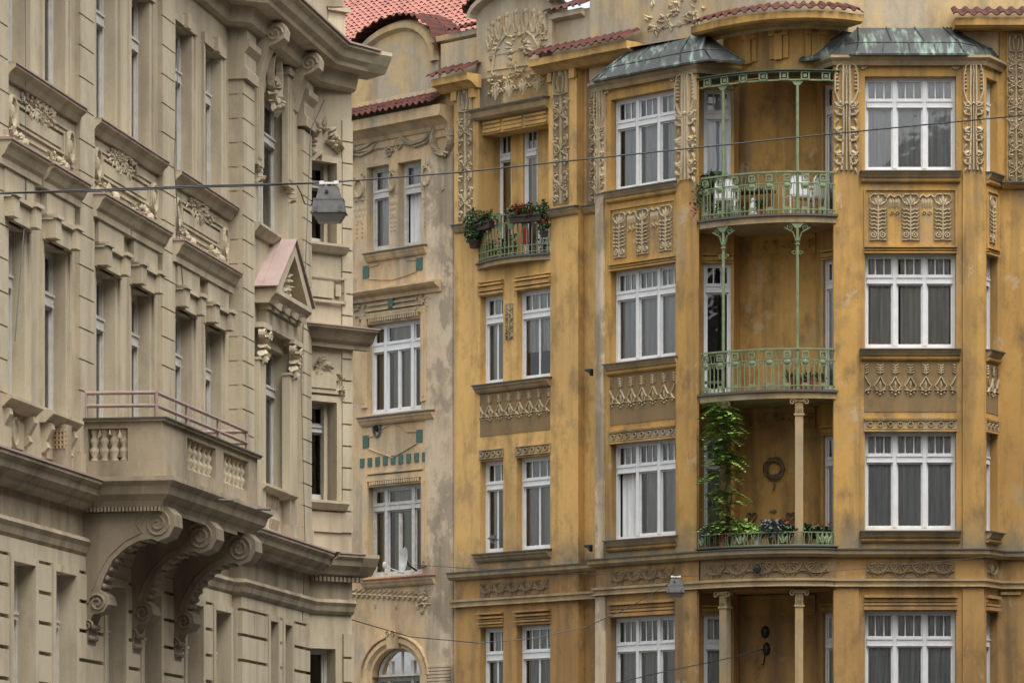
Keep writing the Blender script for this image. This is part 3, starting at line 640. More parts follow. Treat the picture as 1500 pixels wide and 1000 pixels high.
cop([(5.88,80.4),(6.98,79.74),(9.2,79.74),(10.22,80.78)],[(6.3,80.55),(7.07,80.02),(9.1,80.02),(9.98,80.8)],[(6.95,80.66),(7.1,80.62),(8.85,80.62),(9.0,80.66)],z0,z1,z2)
s=MB(); cpath=[(5.98,81.1),(7.0-.03,79.86),(9.2,79.86),(10.1,80.75)]; cpath=[(6.05,81.0),(6.56,79.93),(9.64,79.93),(10.07,80.7)]
s.sweep(cpath,[(-.1,z0-.01),(.13,z0-.01),(.13,z0-.06),(.06,z0-.12),(.03,z0-.2),(-.1,z0-.2)]); s.build('bay_cornice',M['yelg'],ob)
def pl(x,off): return LB.xy(LB.U(x,off),off)
l0=pl(866,.2); l1=pl(997,.28); 
cop([pl(864,.12),pl(877,.26),l1,pxy(1042,80.3),pxy(1091,80.55)],[pl(889,-.05),pl(893,-.02),pl(996,.02),pxy(1031,80.7),pxy(1064,80.8)],[pl(926,-.5),pl(928,-.5),pl(1010,-.45),pxy(1034,81.2),pxy(1036,81.5)],z0,z1,z2)
s=MB(); s.sweep([pl(868,.0),pl(874,.07),pl(1021,.07),pxy(1082,81.1)],[(-.1,z0-.01),(.13,z0-.01),(.13,z0-.06),(.06,z0-.12),(.03,z0-.2),(-.1,z0-.2)]); s.build('bay_cornice',M['yelg'],ob)
# ---------------------------------------------------------------- left wing (45 degrees)
U=W1.U; gl=(U(703.5),U(737)); gr=(U(757),U(806)); rev=.17
zb=W1.Z(806,371); loz=(U(703),U(805),zb,W1.Z(755,166),.62)
w=MB(); wallh(w,W1,u0,U(847),ZC-.02,zf(28),0,[loz]+[(a,b,r['b'],r['t'],rev) for r in ROWS[1:3] for a,b in (gl,gr)],room=.9); w.box(W1,U(847),U(895),-.5,-.19,ZC-.02,zf(28)); q=Fr(W1.xy(u0,0),(q2,q2)); w.quad(q.w(0,0,0),q.w(3,0,0),q.w(3,0,zf(28)),q.w(0,0,zf(28))); w.build('wall',[M['yelw'],M['dark']],ob)
s=MB(); s.box(W1,U(847)-.4,U(847)-.001,-.3,-.003,0,zf(28)-.002); s.build('wall_return',M['yelw'],ob)
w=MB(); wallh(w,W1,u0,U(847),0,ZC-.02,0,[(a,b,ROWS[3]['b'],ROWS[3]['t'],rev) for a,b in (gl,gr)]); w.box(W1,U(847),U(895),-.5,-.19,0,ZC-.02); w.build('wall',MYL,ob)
WB=Fr(W1.xy(0,-.62),W1.d)
for k,r in enumerate(ROWS[1:]):
    for (a,b),c,ty in ((gl,'w' if k==0 else 'g','left' if k else 'full'),(gr,'gdd'[k],('half','full','parts')[k])):
        window(ob,W1,a,b,r['b'],r['t'],-rev,(1,),r['tr'],4 if b-a>.9 else 3,2,'wht',c,ty)
    sill(W1,r['b']-.01,.2,.19,U(699),U(809),ob)
# lintels + panels
for k,(a,b) in enumerate((gl,gr)):
    s=MB(); t=ROWS[1]['t']
    for o,c,d in ((.05,.02,.07),(.08,.1,.13),(.05,.14,.19),(.1,.21,.25),(.07,.29,.31)): s.box(W1,a-.03,b+.02,0,o,t+c,t+d)
    s.build('lintel_moulding',M['yelw'],ob); s=MB(); t=ROWS[3]['t']
    for o,c,d in ((.05,.02,.06),(.08,.08,.12),(.05,.14,.18),(.1,.2,.24),(.12,.29,.33)): s.box(W1,a-.03,b+.02,0,o,t+c,t+d)
    s.build('lintel_moulding',M['yell'],ob)
    s=MB(); t=ROWS[2]['t']; s.box(W1,a-.02,b+.02,0,.02,t+.03,t+.25); r_rings(s,W1,a,b,t+.03,t+.25,.02,.035,4 if k==0 else 5); s.build('ring_frieze',M['yelg'],ob)
s=MB(); s.box(W1,U(741),U(752),.0,.012,zf(455)+.15,zf(388),0); m=MB(); r_strip(m,W1,U(741),U(752),zf(455)+.15,zf(388),.012,.04,False,2.2); s.add(m.v,m.f,1); s.build('relief_panel',MR,ob)
s=MB(); s.box(W1,U(703.5),U(806),0,.01,zf(592),zf(524),0); m=MB(); r_spade(m,W1,U(703.5),U(806),zf(570),zf(527),.01,.04,7); s.add(m.v,m.f,1); s.build('relief_panel',[M['relb'],M['rel']],ob)
s=MB(); s.box(W1,U(703.5),U(804),0,.015,zf(846),zf(823),0); m=MB(); r_fan(m,W1,U(704),U(803),zf(845),zf(824),.015,.035,5); s.add(m.v,m.f,1); s.build('relief_frieze',[M['relb'],M['relb2']],ob)
# loggia interior
Wp=WB.U; za,zb=zb-.02,W1.Z(755,166); wt=WB.Z(732,196)
s=MB(); s.box(WB,loz[0],loz[1],-.2,-.12,za,zb)
for a,b in ((loz[0]-.02,Wp(731)),(Wp(751.5),Wp(768.5)),(Wp(789.5),loz[1]+.02)): s.box(WB,a,b,-.12,.05,za,zb+.3)
s.box(WB,Wp(731)+.001,Wp(751.5)-.001,-.12,.04,wt,zb); s.box(WB,Wp(768.5)+.001,Wp(789.5)-.001,-.12,.04,wt,zb)
zlp=W1.Z(755,186)
for a,b in ((706,731),(735,763),(767,799)):
    for j,o in ((0,.1),(1,.06),(2,.12)): s.box(W1,U(a),U(b),-.12,-.06+o*.4,zlp+.09*j,zlp+.05+.09*j)
s.box(W1,loz[0]+.001,loz[1]-.001,-.5,-.06,zlp-.04,zb+.01); s.build('loggia_wall',M['yelw'],ob)
s=MB(); fr=Fr(W1.xy(loz[0]+.003,-.55),(q2,q2)); 
for a,b,c,d in ((.1,.42,zb-.12,zb-.09),(.1,.13,za,zb-.12),(.39,.42,za,zb-.12)): s.box(fr,a,b,0,.025,c,d)
s.build('loggia_side_panel',M['yelg'],ob)
for a,b in ((731,751.5),(768.5,789.5)): window(ob,WB,Wp(a),Wp(b),za+.02,wt,.0,(1,),(WB.Z(738,236),WB.Z(738,227)),2,1,'wht','g','full',fw=.06)
# gable, pilasters, ledge
pil(W1,U(668),U(703),.05,zf(256),zf(36),None,'yelw'); pil(W1,U(806),U(847),.05,zf(256),zf(36),None,'yelw')
for a,b,z,sd in ((674,695,zf(247),3),(813,836,zf(247),5)):
    s=MB(); s.box(W1,U(a),U(b),.05,.062,z,zf(37),0); m=MB(); r_strip(m,W1,U(a),U(b),z,zf(37),.062,.038,True,1.6,sd); s.add(m.v,m.f,1); s.build('carved_ornament',MR,ob)
s=MB(); s.box(W1,U(851),U(874),-.19,-.17,zf(250),zf(30),0); m=MB(); r_strip(m,W1,U(856),U(873),zf(250),zf(32),-.17,.038,True,1.6,8); s.add(m.v,m.f,1); s.build('carved_ornament',MR,ob)
for a,b,c in ((667,704,.0),(805,847,.0),(849,888,-.19)): sill(W1,zf(252),.16+c,.18,U(a)-.02,U(b)+.03,ob,'yelg','string_ledge',c)
for a,b,z in ((663,703,zf(88)),(806,893,zf(72))):
    s=MB(); zz=zf(20); s.prof(W1,[(-.3,zz),(.42,zz-.02),(.42,zz-.17),(.3,zz-.2),(.14,zz-.3),(-.3,zz-.3)],U(a)-.25,U(b)+(.05 if a<700 else .9)); e=s.build('eave_cornice',M['yelw'],ob); tilerow(e,W1,U(a)-.3,U(b)+(.08 if a<700 else .95),.52,.0,zz+.01,zz+.28)
    for x0,x1 in ((a+3,a+11),(b-11,b-3)) if a<700 else ((807,813),(839,847)): s=MB(); s.box(W1,U(x0),U(x1),.0,.13,zz-.5,zz-.3); s.build('eave_bracket',M['yelw'],ob)
ga,gb=U(698),U(808); gz0=W1.Z(752,163); P=[(ga,gz0),(gb,gz0)]; gc=(ga+gb)/2; gw=(gb-ga)/2; zs=W1.Z(804,8); zk=W1.Z(748,-12)
P+=[(gc+gw*cos(a),zs+(zk-zs)*sin(a)) for a in [pi*k/14 for k in range(15)]]
s=MB(); s.ext(W1,P,-.5,.0); s.build('gable',M['att'],ob)
s=MB(); s.stroke(W1,[(gc+(gw+.1)*cos(a),zs+.05+(zk-zs)*sin(a)) for a in [pi*k/14 for k in range(15)]],-.02,.22,.2); s.build('gable_coping',M['att'],ob)
up=V((0,0,1)); s=MB(); tiles(s,lambda a,v:W1.w(gc-(gw+.2)*cos(pi*a/4.0),.25-.9*v,zs+.13+(zk-zs+.05)*sin(pi*a/4.0)),lambda a:up,4.0,1,.24,.06); s.build('tile_course',M['tile'],ob)
s=MB(); rb,rt=W1.Z(714,84),W1.Z(750,15); ra,rc=U(715),U(800); cc=(ra+rc)/2; rw=(rc-ra)/2; zm=W1.Z(800,25)
P=[(ra,rb),(rc,rb)]+[(cc+rw*cos(a),zm+(rt-zm)*sin(a)) for a in [pi*k/12 for k in range(13)]]; s.ext(W1,P,0,.012,0)
m=MB()
for k in range(9):
    a=pi*(k+.5)/9; x,z=cc+rw*.93*cos(a),zm+(rt-zm)*.95*sin(a)
    m.leaf(W1,x,z,-pi/2+.25*cos(a),.42,.13,.012,.05); m.dome(W1,x,z-.06,.07,.012,.05); m.stroke(W1,[(x-.08,z),(x-.1,z-.3),(x-.03,z-.5)],.012,.04,.04); m.stroke(W1,[(x+.08,z),(x+.1,z-.3),(x+.03,z-.5)],.012,.04,.04)
for sx in (-1,1): m.stroke(W1,[(cc+sx*x,zm-z) for x,z in ((.1,.3),(.3,.22),(.5,.36),(.68,.6),(.75,1.0))],.012,.05,.04); r_clump(m,W1,cc+sx*rw*.82,rb+.25,.36,.7,.012,.05,14,4)
r_clump(m,W1,cc,zm-.55,.75,.75,.012,.05,22,5)
s.add(m.v,m.f,1); s.build('gable_relief',[M['att'],M['rel']],ob)
s=MB()
for k in range(4):
    x=U(716)+(U(797)-U(716))*(k+.5)/4; z=W1.Z(750,117); r_clump(s,W1,x,z+.05,.42,.3,0,.05,16,k)
    for j in (-1,0,1): s.leaf(W1,x+.08*j,z-.05,-pi/2,.36 if j==0 else .27,.09,0,.05)
    s.spiral(W1,x-.16,z-.2,.06,1.2,1,.03,0,.04); s.spiral(W1,x+.16,z-.2,.06,1.2,-1,.03,0,.04)
s.stroke(W1,[(U(714),W1.Z(714,104)),(U(800),W1.Z(800,92))],0,.04,.03); s.build('carved_ornament',M['rel'],ob)
s=MB(); zz=W1.Z(750,155); s.prof(W1,[(0,zz+.02),(.24,zz),(.24,zz-.03),(.2,zz-.05),(.16,zz-.16),(.1,zz-.2),(0,zz-.22)],U(698),U(806)); s.build('loggia_hood',M['yelg'],ob); s=MB(); s.prof(W1,[(0,zz+.045),(.27,zz+.02),(.27,zz-.012),(0,zz+.021)],U(696),U(808)); s.build('sheet_flashing',M['ledge'],ob)
# loggia balcony: curved
lP=arc(W1.xy(U(700),.02),W1.xy(U(755),.3),W1.xy(U(806),.02)); LC=CFr(lP); Ll=LC.len; zb=W1.Z(806,371); zr=zb+.95
s=MB(); n=len(lP); Q=lP+[W1.xy(U(806),-.66),W1.xy(U(700),-.66)]; n=len(Q)
s.add([(x,y,zb) for x,y in Q]+[(x,y,zb-.13) for x,y in Q],[tuple(range(n)),tuple(range(n,2*n))[::-1]]+[(k,(k+1)%n,n+(k+1)%n,n+k) for k in range(n)],0)
s.prof(LC,[(-.04,zb+.03),(.05,zb+.01),(.05,zb-.03),(-.04,zb-.03)],0,Ll,1); lb=s.build('balcony',[M['yelg'],M['ledge']],ob)
s=MB()
for z,h in ((zr,.035),(zr-.2,.02),(zb+.22,.02),(zb+.08,.02)): s.box(LC,.02,Ll-.02,-.04,-.005,z-h,z)
for k in range(19): u=.05+(Ll-.1)*k/18; s.box(LC,u-.01,u+.01,-.035,-.013,zb,zr-.2)
for k in range(6):
    u=.2+(Ll-.4)*k/5; h=.085; m=zr-.11
    for a,b,c,d in ((u-h,u+h,m+h-.03,m+h),(u-h,u+h,m-h,m-h+.03),(u-h,u-h+.03,m-h,m+h),(u+h-.03,u+h,m-h,m+h)): s.box(LC,a,b,-.045,.0,c,d)
    s.box(LC,u-.1,u+.1,-.035,-.012,zr-.28,zr-.2); s.box(LC,u-.06,u+.06,-.035,-.012,zr-.36,zr-.28)
s.build('railing',M['grn'],lb)
# parapet wall right of the gable, relief, coping; plus a block behind it all
s=MB(); s.box(W1,U(805),W1.U(1040),-.55,-.12,zf(22),W1.Z(830,16)); s.box(W1,U(640),U(700),-.55,-.12,zf(22),W1.Z(660,60)); s.box(W1,U(860),W1.U(1045),-.35,-.08,zf(70),zA); s.build('attic_wall',M['att'],ob)
s=MB(); s.prof(W1,[(-.5,W1.Z(830,16)),(.02,W1.Z(830,16)),(.02,W1.Z(830,24)),(-.1,W1.Z(830,28)),(-.5,W1.Z(830,28))],U(805),U(852)); e=s.build('parapet_coping',M['att'],ob); tilerow(e,W1,U(801),U(858),.12,-.5,W1.Z(830,16)+.01,W1.Z(830,16)+.3)
s=MB(); a,b=W1.U(949,-.08),W1.U(1030,-.08); z=W1.Z(990,30); s.box(W1,a,b,-.08,-.065,z-.1,z+.7,0); m=MB()
for k in range(4): r_clump(m,W1,a+.2+(b-a-.4)*k/3,z+.15,.42,.7,-.065,.05,16,k)
s.add(m.v,m.f,1); s.build('gable_relief',[M['att'],M['rel']],ob)
s=MB(); s.box(RW,RW.U(1150),RW.U(1760),-9,-.5,zf(60),zA); s.ext(W1,[(U(700),zf(60)),(W1.U(1040),zf(60)),(W1.U(1040),zA-.2),(U(810),zA-.9),(U(810),18.6),(U(700),18.6)],-8,-.6); s.build('rear_block',M['att'],ob)
# anchors, small iron bits that belong to the wall
s=MB(); c=BW.U(1121); r=BW.Z(1121,925); s.dome(BW,c,r,.1,0,.1,0,8,.14); r2=BW.Z(1121,950); s.dome(BW,c+.03,r2,.09,0,.1,0,8,.15); s.tube([BW.w(c+.02,.08,r2-.1),BW.w(c,.08,r2-.28),BW.w(c-.02,.09,r2-.33),BW.w(c-.06,.09,r2-.32)],.018); s.build('wire_anchor',M['iron'],ob)
for fr,x,y in ((W1,874,543),(W1,873,800)):
    s=MB(); z=fr.Z(x,y); s.ext(fr,[(fr.U(x-8),z+.03),(fr.U(x),z+.03),(fr.U(x),z-.12),(fr.U(x-3),z-.05),(fr.U(x-8),z-.01)],.1,.2); s.build('drip_spout',M['iron'],ob)
# ================================================================ PEACH NEIGHBOUR HOUSE
HA=Fr((0,85.68),(q2,-q2)); oa=thing('ochre_house','pale peach plaster house with teal tiles and wreath reliefs, squeezed between two buildings','building',(-3,88.5,0))
U=HA.U; Z=HA.Z; o2=-.17
h=[(U(537),U(569.5),Z(569,364),Z(537,246),.2),(U(582.5),U(617),Z(617,356),Z(583,239),.2),(U(537.5),U(617),Z(617,599),Z(545,475),.17),(U(538),U(618.5),Z(618,840),Z(546,713),.17)]
az=Z(578,990); au0,au1=U(545),U(615)
h.append((au0,au1,az-2.2,az,.17))
w=MB(); wallh(w,HA,U(300),U(669),0,az,0,h[4:]); wallh(w,HA,U(300),U(669),Z(578,945),Z(640,128),0,h[:4])
# arch-headed zone between az and the next strip
zt=Z(578,945); ac=(au0+au1)/2; aw=(au1-au0)/2; n=14
ar=[(ac-aw*cos(pi*k/n),az+(zt-az)*.93*sin(pi*k/n)) for k in range(n+1)]
w.quad(HA.w(U(300),0,az),HA.w(au0,0,az),HA.w(au0,0,zt),HA.w(U(300),0,zt)); w.quad(HA.w(au1,0,az),HA.w(U(669),0,az),HA.w(U(669),0,zt),HA.w(au1,0,zt))
for (a,b),(c,d) in zip(ar,ar[1:]):
    w.quad(HA.w(a,0,b),HA.w(c,0,d),HA.w(c,0,zt),HA.w(a,0,zt)); w.quad(HA.w(a,0,b),HA.w(a,-.17,b),HA.w(c,-.17,d),HA.w(c,0,d))
w.box(HA,au0-.3,au1+.3,-.72,-.7,az-.5,zt+.3,1); w.box(HA,au0-.3,au1+.3,-.7,-.19,zt+.0,zt+.02,1); w.box(HA,au0-.32,au0-.3,-.7,-.19,az-.5,zt,1); w.box(HA,au1+.3,au1+.32,-.7,-.19,az-.5,zt,1); w.box(HA,au0-.3,au1+.3,-.21,-.19,zt-.02,zt+.0,1); w.build('wall',[M['pch'],M['dark']],oa)
s=MB(); s.box(HA,U(624),U(664.5),0,.03,0,Z(640,226)); s.build('corner_pier',M['pier'],oa)
for k,(a,b,c,d,dp) in enumerate(h[:2]): window(oa,HA,a,b,c,d,-.2,(1,),(c+(d-c)*.63,c+(d-c)*.72),1,1,'wht2','w','left',fw=.075,opened=(0,) if k==1 else None)
wa=window(oa,HA,*h[2][:4],-.17,(.62,1.45,.62),(h[2][2]+1.42,h[2][2]+1.6),1,1,'wht','y','parts',fw=.07,mw=.1)
wb=window(oa,HA,*h[3][:4],-.17,(.62,1.45,.62),(h[3][2]+1.5,h[3][2]+1.65),1,1,'wht2','y','parts',fw=.07,mw=.1)
for w_,hh,mt in ((wa,h[2],'wht'),(wb,h[3],'wht2')):
    s=MB(); c=(hh[0]+hh[1])/2; s.box(HA,c-.045,c+.045,-.22,-.172,hh[2]+.09,hh[2]+1.41); s.box(HA,c-.02,c+.02,-.171,-.155,hh[2]+.09,hh[2]+1.41); s.build('casement_mullion',M[mt],w_)
wn=window(oa,HA,au0,au1,az-2.2,az+.0,-.17,(.62,1.45,.62),(az-.35,az-.2),1,1,'wht2','y','parts',fw=.07,mw=.1)
s=MB(); s.stroke(HA,[(ac-(aw-.04)*cos(pi*k/n),az+((zt-az)*.93-.04)*sin(pi*k/n)) for k in range(n+1)],-.24,.1,.06)
for x in (-.36,.36): s.box(HA,ac+x-.05,ac+x+.05,-.24,-.17,az,az+.36)
s.box(HA,ac-.02,ac+.02,-.24,-.19,az,zt-.1); s.box(HA,au0+.05,au1-.05,-.245,-.175,az-.01,az+.06); s.build('arched_top_frame',M['wht2'],wn)
s=MB(); P=[(ac-(aw)*cos(pi*k/n),az+(zt-az)*.93*sin(pi*k/n)) for k in range(n+1)]; s.add([HA.w(u,-.215,z) for u,z in P],[tuple(range(n+1))]); s.build('pane',M['gl'],wn)
s=MB()
for a,b in ((.08,.38),(.5,.72),(.85,1.3)):
    for k in range(8): x=au0+a+(b-a)*k/8; s.quad(HA.w(x,-.34-.03*(k%2),az-2.1),HA.w(x+(b-a)/8,-.37+.03*(k%2),az-2.1),HA.w(x+(b-a)/8,-.37+.03*(k%2),zt+.1),HA.w(x,-.34-.03*(k%2),zt+.1))
s.build('curtain',CU['y'],wn)
s=MB()   # sills, cornices, frames
for (x0,x1,xr,yr,p) in ((530,620,620,358,.16),(521,630,630,600,.18),(525,631,631,842,.18)):
    z=Z(xr,yr,p); sill(HA,z+.02,p,.2,U(x0,p),U(x1,p),oa,'pch','window_sill',0,'ledge' if yr!=842 else 'terra')
s=MB(); z=Z(635,409,.28); s.prof(HA,[(0,z+.03),(.28,z),(.28,z-.04),(.22,z-.1),(.1,z-.16),(.08,z-.24),(0,z-.24)],U(512),U(635,.28)); s.build('window_hood',M['pch'],oa)
s=MB(); z=Z(578,444); a,b=U(522),U(628)
for k in range(4): s.box(HA,a+.4,b-.35,0,.05,z-.24+.12*k,z-.19+.12*k)
for x,sd in ((a+.2,2),(b-.15,3)): r_clump(s,HA,x,z-.02,.42,.7,0,.07,22,sd)
s.build('carved_frieze',M['rel'],oa)
for y0,x0,x1,sc in ((474,540,617,1),(712,541,618,1)):
    s=MB(); z=Z(x0,y0)
    for a,b in ((U(x0)-.2,U(x0)-.02),(U(x1)+.02,U(x1)+.2)): s.box(HA,a,b,0,.05,z-1.9,z+.1); s.box(HA,a+.06,b-.06,.05,.07,z-1.8,z)
    s.box(HA,U(x0)-.2,U(x1)+.2,0,.05,z+.1,z+.22); s.box(HA,U(x0)-.05,U(x1)+.05,0,.07,z+.26,z+.3)
    for k in range(22): s.box(HA,U(x0)+.05+.075*k,U(x0)+.09+.075*k,0,.06,z+.02,z+.09)
    s.build('window_surround',M['pch'],oa)
for (ya,k) in ((388,0),(640,1)):   # shaped apron panels with two teal tiles
    s=MB(); x0,x1=541,617 if k==0 else 618; z=Z(579,ya+(4 if k==0 else 2)); a,b=U(540),U(611); c=(a+b)/2; w2=(b-a)/2
    top=[(-1,.1),(-.6,.12),(-.35,.27),(0,.33),(.35,.27),(.6,.12),(1,.1)]; bot=[(-1,-.16),(-.5,-.22 if k==0 else -.3),(0,-.26 if k==0 else -.42),(.5,-.22 if k==0 else -.3),(1,-.16)]
    s.stroke(HA,[(c+w2*x,z+y) for x,y in top],0,.025,.025); s.stroke(HA,[(c+w2*x,z+y) for x,y in bot],0,.025,.025); s.build('apron_panel',M['pch'],oa)
    for x in (a-.08,b+.08): s=MB(); s.box(HA,x-.1,x+.1,.0,.02,z-.14,z+.14); s.build('glazed_tile',M['teal'],oa)
for k in range(9):
    s=MB(); x=U(531)+(U(622)-U(531))*k/8; z=Z(578,673); s.box(HA,x-.07,x+.07,0,.02,z-.1,z+.1); s.build('glazed_tile',M['teal'],oa)
s=MB(); x=U(575); z=Z(575,444); s.box(HA,x-.08,x+.08,.05,.07,z-.13,z+.12); s.build('glazed_tile',M['teal'],oa)
# small wreath panels between the top windows
for x0,x1,y in ((517,537,268),(570,582,257),(617,635,250)):
    s=MB(); a,b=U(x0),U(x1); zc=Z(x0,y+10); s.box(HA,a,b,0,.01,zc-.28,zc+.26); c=(a+b)/2
    s.ring(HA,c,zc,(b-a)*.33,.06,.01,.06,0,12,.2); r_clump(s,HA,c,zc+.22,b-a,.16,.01,.05,9,x0); r_clump(s,HA,c,zc-.23,b-a,.14,.01,.05,8,x0)
    for k in range(3):
        for j in range(4-k): s.leaf(HA,a+(b-a)*(j+.5+.5*k)/4,zc-.4-.13*k,-pi/2,.13,.06,0,.03)
    for j in (-.2,.2): 
        for k in range(4): s.dome(HA,c+j*(b-a),zc-.8-.1*k,.025,0,.025)
    s.build('carved_ornament',M['rel'],oa)
# ribbon garland and wreaths under the eave
s=MB(); 
def g2(x,y): return (U(x),Z(x,y))
s.stroke(HA,[g2(*p) for p in ((516,217),(528,219),(540,214),(552,206),(563,196))],0,.15,.1); s.stroke(HA,[g2(*p) for p in ((516,226),(530,228),(546,221),(560,203),(566,196))],0,.08,.07)
s.stroke(HA,[g2(*p) for p in ((584,193),(592,203),(605,211),(622,206),(634,196))],0,.15,.1); s.stroke(HA,[g2(*p) for p in ((584,195),(594,210),(610,215),(626,209),(634,199))],0,.08,.07)
s.box(HA,U(567),U(582),0,.1,Z(574,201),Z(574,192))
for x,y,sg in ((571,224,1),(585,213,-1)): s.spiral(HA,*g2(x,y),.13,1.5,sg,.06,0,.06)
s.stroke(HA,[g2(562,206),g2(563,214),g2(567,220)],0,.06,.05); s.build('ribbon_garland',M['relg'],oa)
for x,y in ((650,203),(509,212)):
    s=MB(); c=U(x); z=Z(x,y); s.ring(HA,c,z,.29,.17,0,.14,0,18,.36); q=random.Random(2)
    for k in range(26): a=2*pi*k/26; s.leaf(HA,c+.29*cos(a),z+.36*sin(a),a+pi/2+q.uniform(-.6,.6),.17,.1,.09,.09)
    s.stroke(HA,[(c,z-.4),(c+.01,z-.9),(c,z-1.15)],.03,.09,.03); r_clump(s,HA,c+.02,z-1.05,.12,.25,.03,.03,7); s.stroke(HA,[(c-.1,z+.35),(c-.4,z+.42),(c-.5,z+.5)],0,.1,.05); s.build('wreath_relief',M['relg'],oa)
s=MB(); a,b=U(515),U(620); z=Z(520,876)     # swag under the lower sill
for k in range(15): x=a+(b-a)*k/14; zz=z+.12-.2*(k/14); s.leaf(HA,x,zz,-.2,.24,.12,0,.06); s.leaf(HA,x,zz,.5,.22,.1,0,.06); s.dome(HA,x+.05,zz-.06,.05,0,.06)
for k in range(4): s.leaf(HA,a+.1+(b-a)*k/3.4,z-.02-.05*k,-pi/2,.2,.12,0,.06)
r_clump(s,HA,U(622),Z(622,878),.45,.6,0,.07,22,4); s.build('carved_frieze',M['rel'],oa)
s=MB(); s.stroke(HA,[(ac-(aw+.2)*cos(pi*k/n),az+((zt-az)*.93+.16)*sin(pi*k/n)) for k in range(n+1)],0,.2,.07); s.stroke(HA,[(ac-(aw+.33)*cos(pi*k/n),az+((zt-az)*.93+.27)*sin(pi*k/n)) for k in range(n+1)],0,.06,.09)
for x in (-1,1): s.box(HA,ac+x*(aw+.2)-.1,ac+x*(aw+.2)+.1,0,.07,az-2.2,az)
s.ext(HA,[(ac-.13,az+.62),(ac+.13,az+.62),(ac+.17,az+1.02),(ac-.17,az+1.02)],0,.16); s.spiral(HA,ac-.1,az+.95,.08,1.3,1,.03,.16,.03); s.spiral(HA,ac+.1,az+.95,.08,1.3,-1,.03,.16,.03); s.build('arched_surround',M['pch'],oa)
s=MB()
for k in range(6): s.box(HA,U(629),U(662),.03,.06,Z(645,1000)-.02+.075*k,Z(645,1000)+.035+.075*k)
s.build('fluted_band',M['pier'],oa)
# entablature, tiled eave, attic with an arch, big roof
s=MB(); ze=Z(640,150,.5); s.prof(HA,[(-.3,ze),(.42,ze-.02),(.42,ze-.26),(.3,ze-.3),(.14,ze-.42),(.1,ze-.5),(.06,ze-.52),(.05,ze-.66),(0,ze-.68),(-.3,ze-.68)],U(300),U(664)); e=s.build('eave_cornice',M['pch'],oa)
tilerow(e,HA,U(490),U(655),.55,-.3,ze+.02,ze+.5,4,.2,.05)
s=MB(); zt0=ze-.3; s.box(HA,U(300),U(706),-.8,-.3,zt0,Z(668,62,-.3)); s.build('attic_wall',M['att'],oa)
c=HA.U(588,-.2); z=Z(588,95,-.2); P=[(c-1.75,zt0),(c+1.2,zt0)]+[(c+(1.2 if k<7 else 1.75)*cos(pi*k/14),z+.95*sin(pi*k/14)) for k in range(15)]
s=MB(); s.ext(HA,P,-1.2,-.2); s.stroke(HA,[(c+(1.1 if k<7 else 1.65)*cos(pi*k/14),z-.08+.95*sin(pi*k/14)) for k in range(15)],-.2,.26,.1); s.build('arched_gable',M['att'],oa)
s=MB(); P=[(c+(1.28 if k>13 else 1.83)*-cos(pi*k/28),z+.08+.98*sin(pi*k/28)) for k in range(29)]
A2=CFr([(p[0],p[1]) for p in P]); L=A2.len
def PA(a,v):
    i=min(27,int(a/L*28)); f=a/L*28-i; i=max(0,i); p,q=P[i],P[i+1]; return HA.w(p[0]+(q[0]-p[0])*f,.0-1.0*v,p[1]+(q[1]-p[1])*f+.12*v)
tiles(s,PA,lambda a:V((0,0,1)),L,2,.2,.05); s.build('tile_course',M['tile'],oa)
s=MB(); z=Z(668,50,-.2); s.prof(HA,[(-.8,z),(-.08,z),(-.08,z-.12),(-.2,z-.16),(-.8,z-.16)],U(628),U(706)); e=s.build('parapet_coping',M['att'],oa); tilerow(e,HA,U(655),U(712),.02,-.7,z+.02,z+.28,2,.2,.05)
tilerow(oa,HA,HA.U(250)-9,HA.U(860,-3),-1.0,-10.0,Z(600,70,-1),Z(600,70,-1)+5.1,32,.2,.04,'tile2','roof',1.0)
# ================================================================ BEIGE CORNER BUILDING (left)
LF=Fr((-6.014,52.0),(.1797,.9837)); U=LF.U; Z=LF.Z
ol=thing('beige_building','beige plastered town house with a stone balcony, coursed pilasters and heavy cornices','building',(-9,56,0))
zUs,zUt=Z(117,155,.12),Z(280,52,0); zMs,zMt=Z(112,612,.15),Z(196,423,0); zB=Z(0,652,.35); zG=Z(103,843,0); zEv=15.05; zH=Z(204,310,.25)
BE=M['bei']; MB2=[M['bei'],M['dark']]; OW=.93; REV=.16
uR0=U(335,0); uR1=U(455,.22); RO=.14
wr=[U(r) for r in (35,95,168,218,280,323)]; wins=[(r-OW,r) for r in wr]; sp=U(168)-U(35); wins+=[(a-sp*k,b-sp*k) for k in (1,2,3) for a,b in wins[:2]]
w=MB(); wallh(w,LF,U(-1150),uR0+.05,zB-.3,zEv,0,[(a,b,c,d,REV) for a,b in wins for c,d in ((zMs,zMt),(zUs,zUt))],room=.7); w.build('wall',MB2,ol)
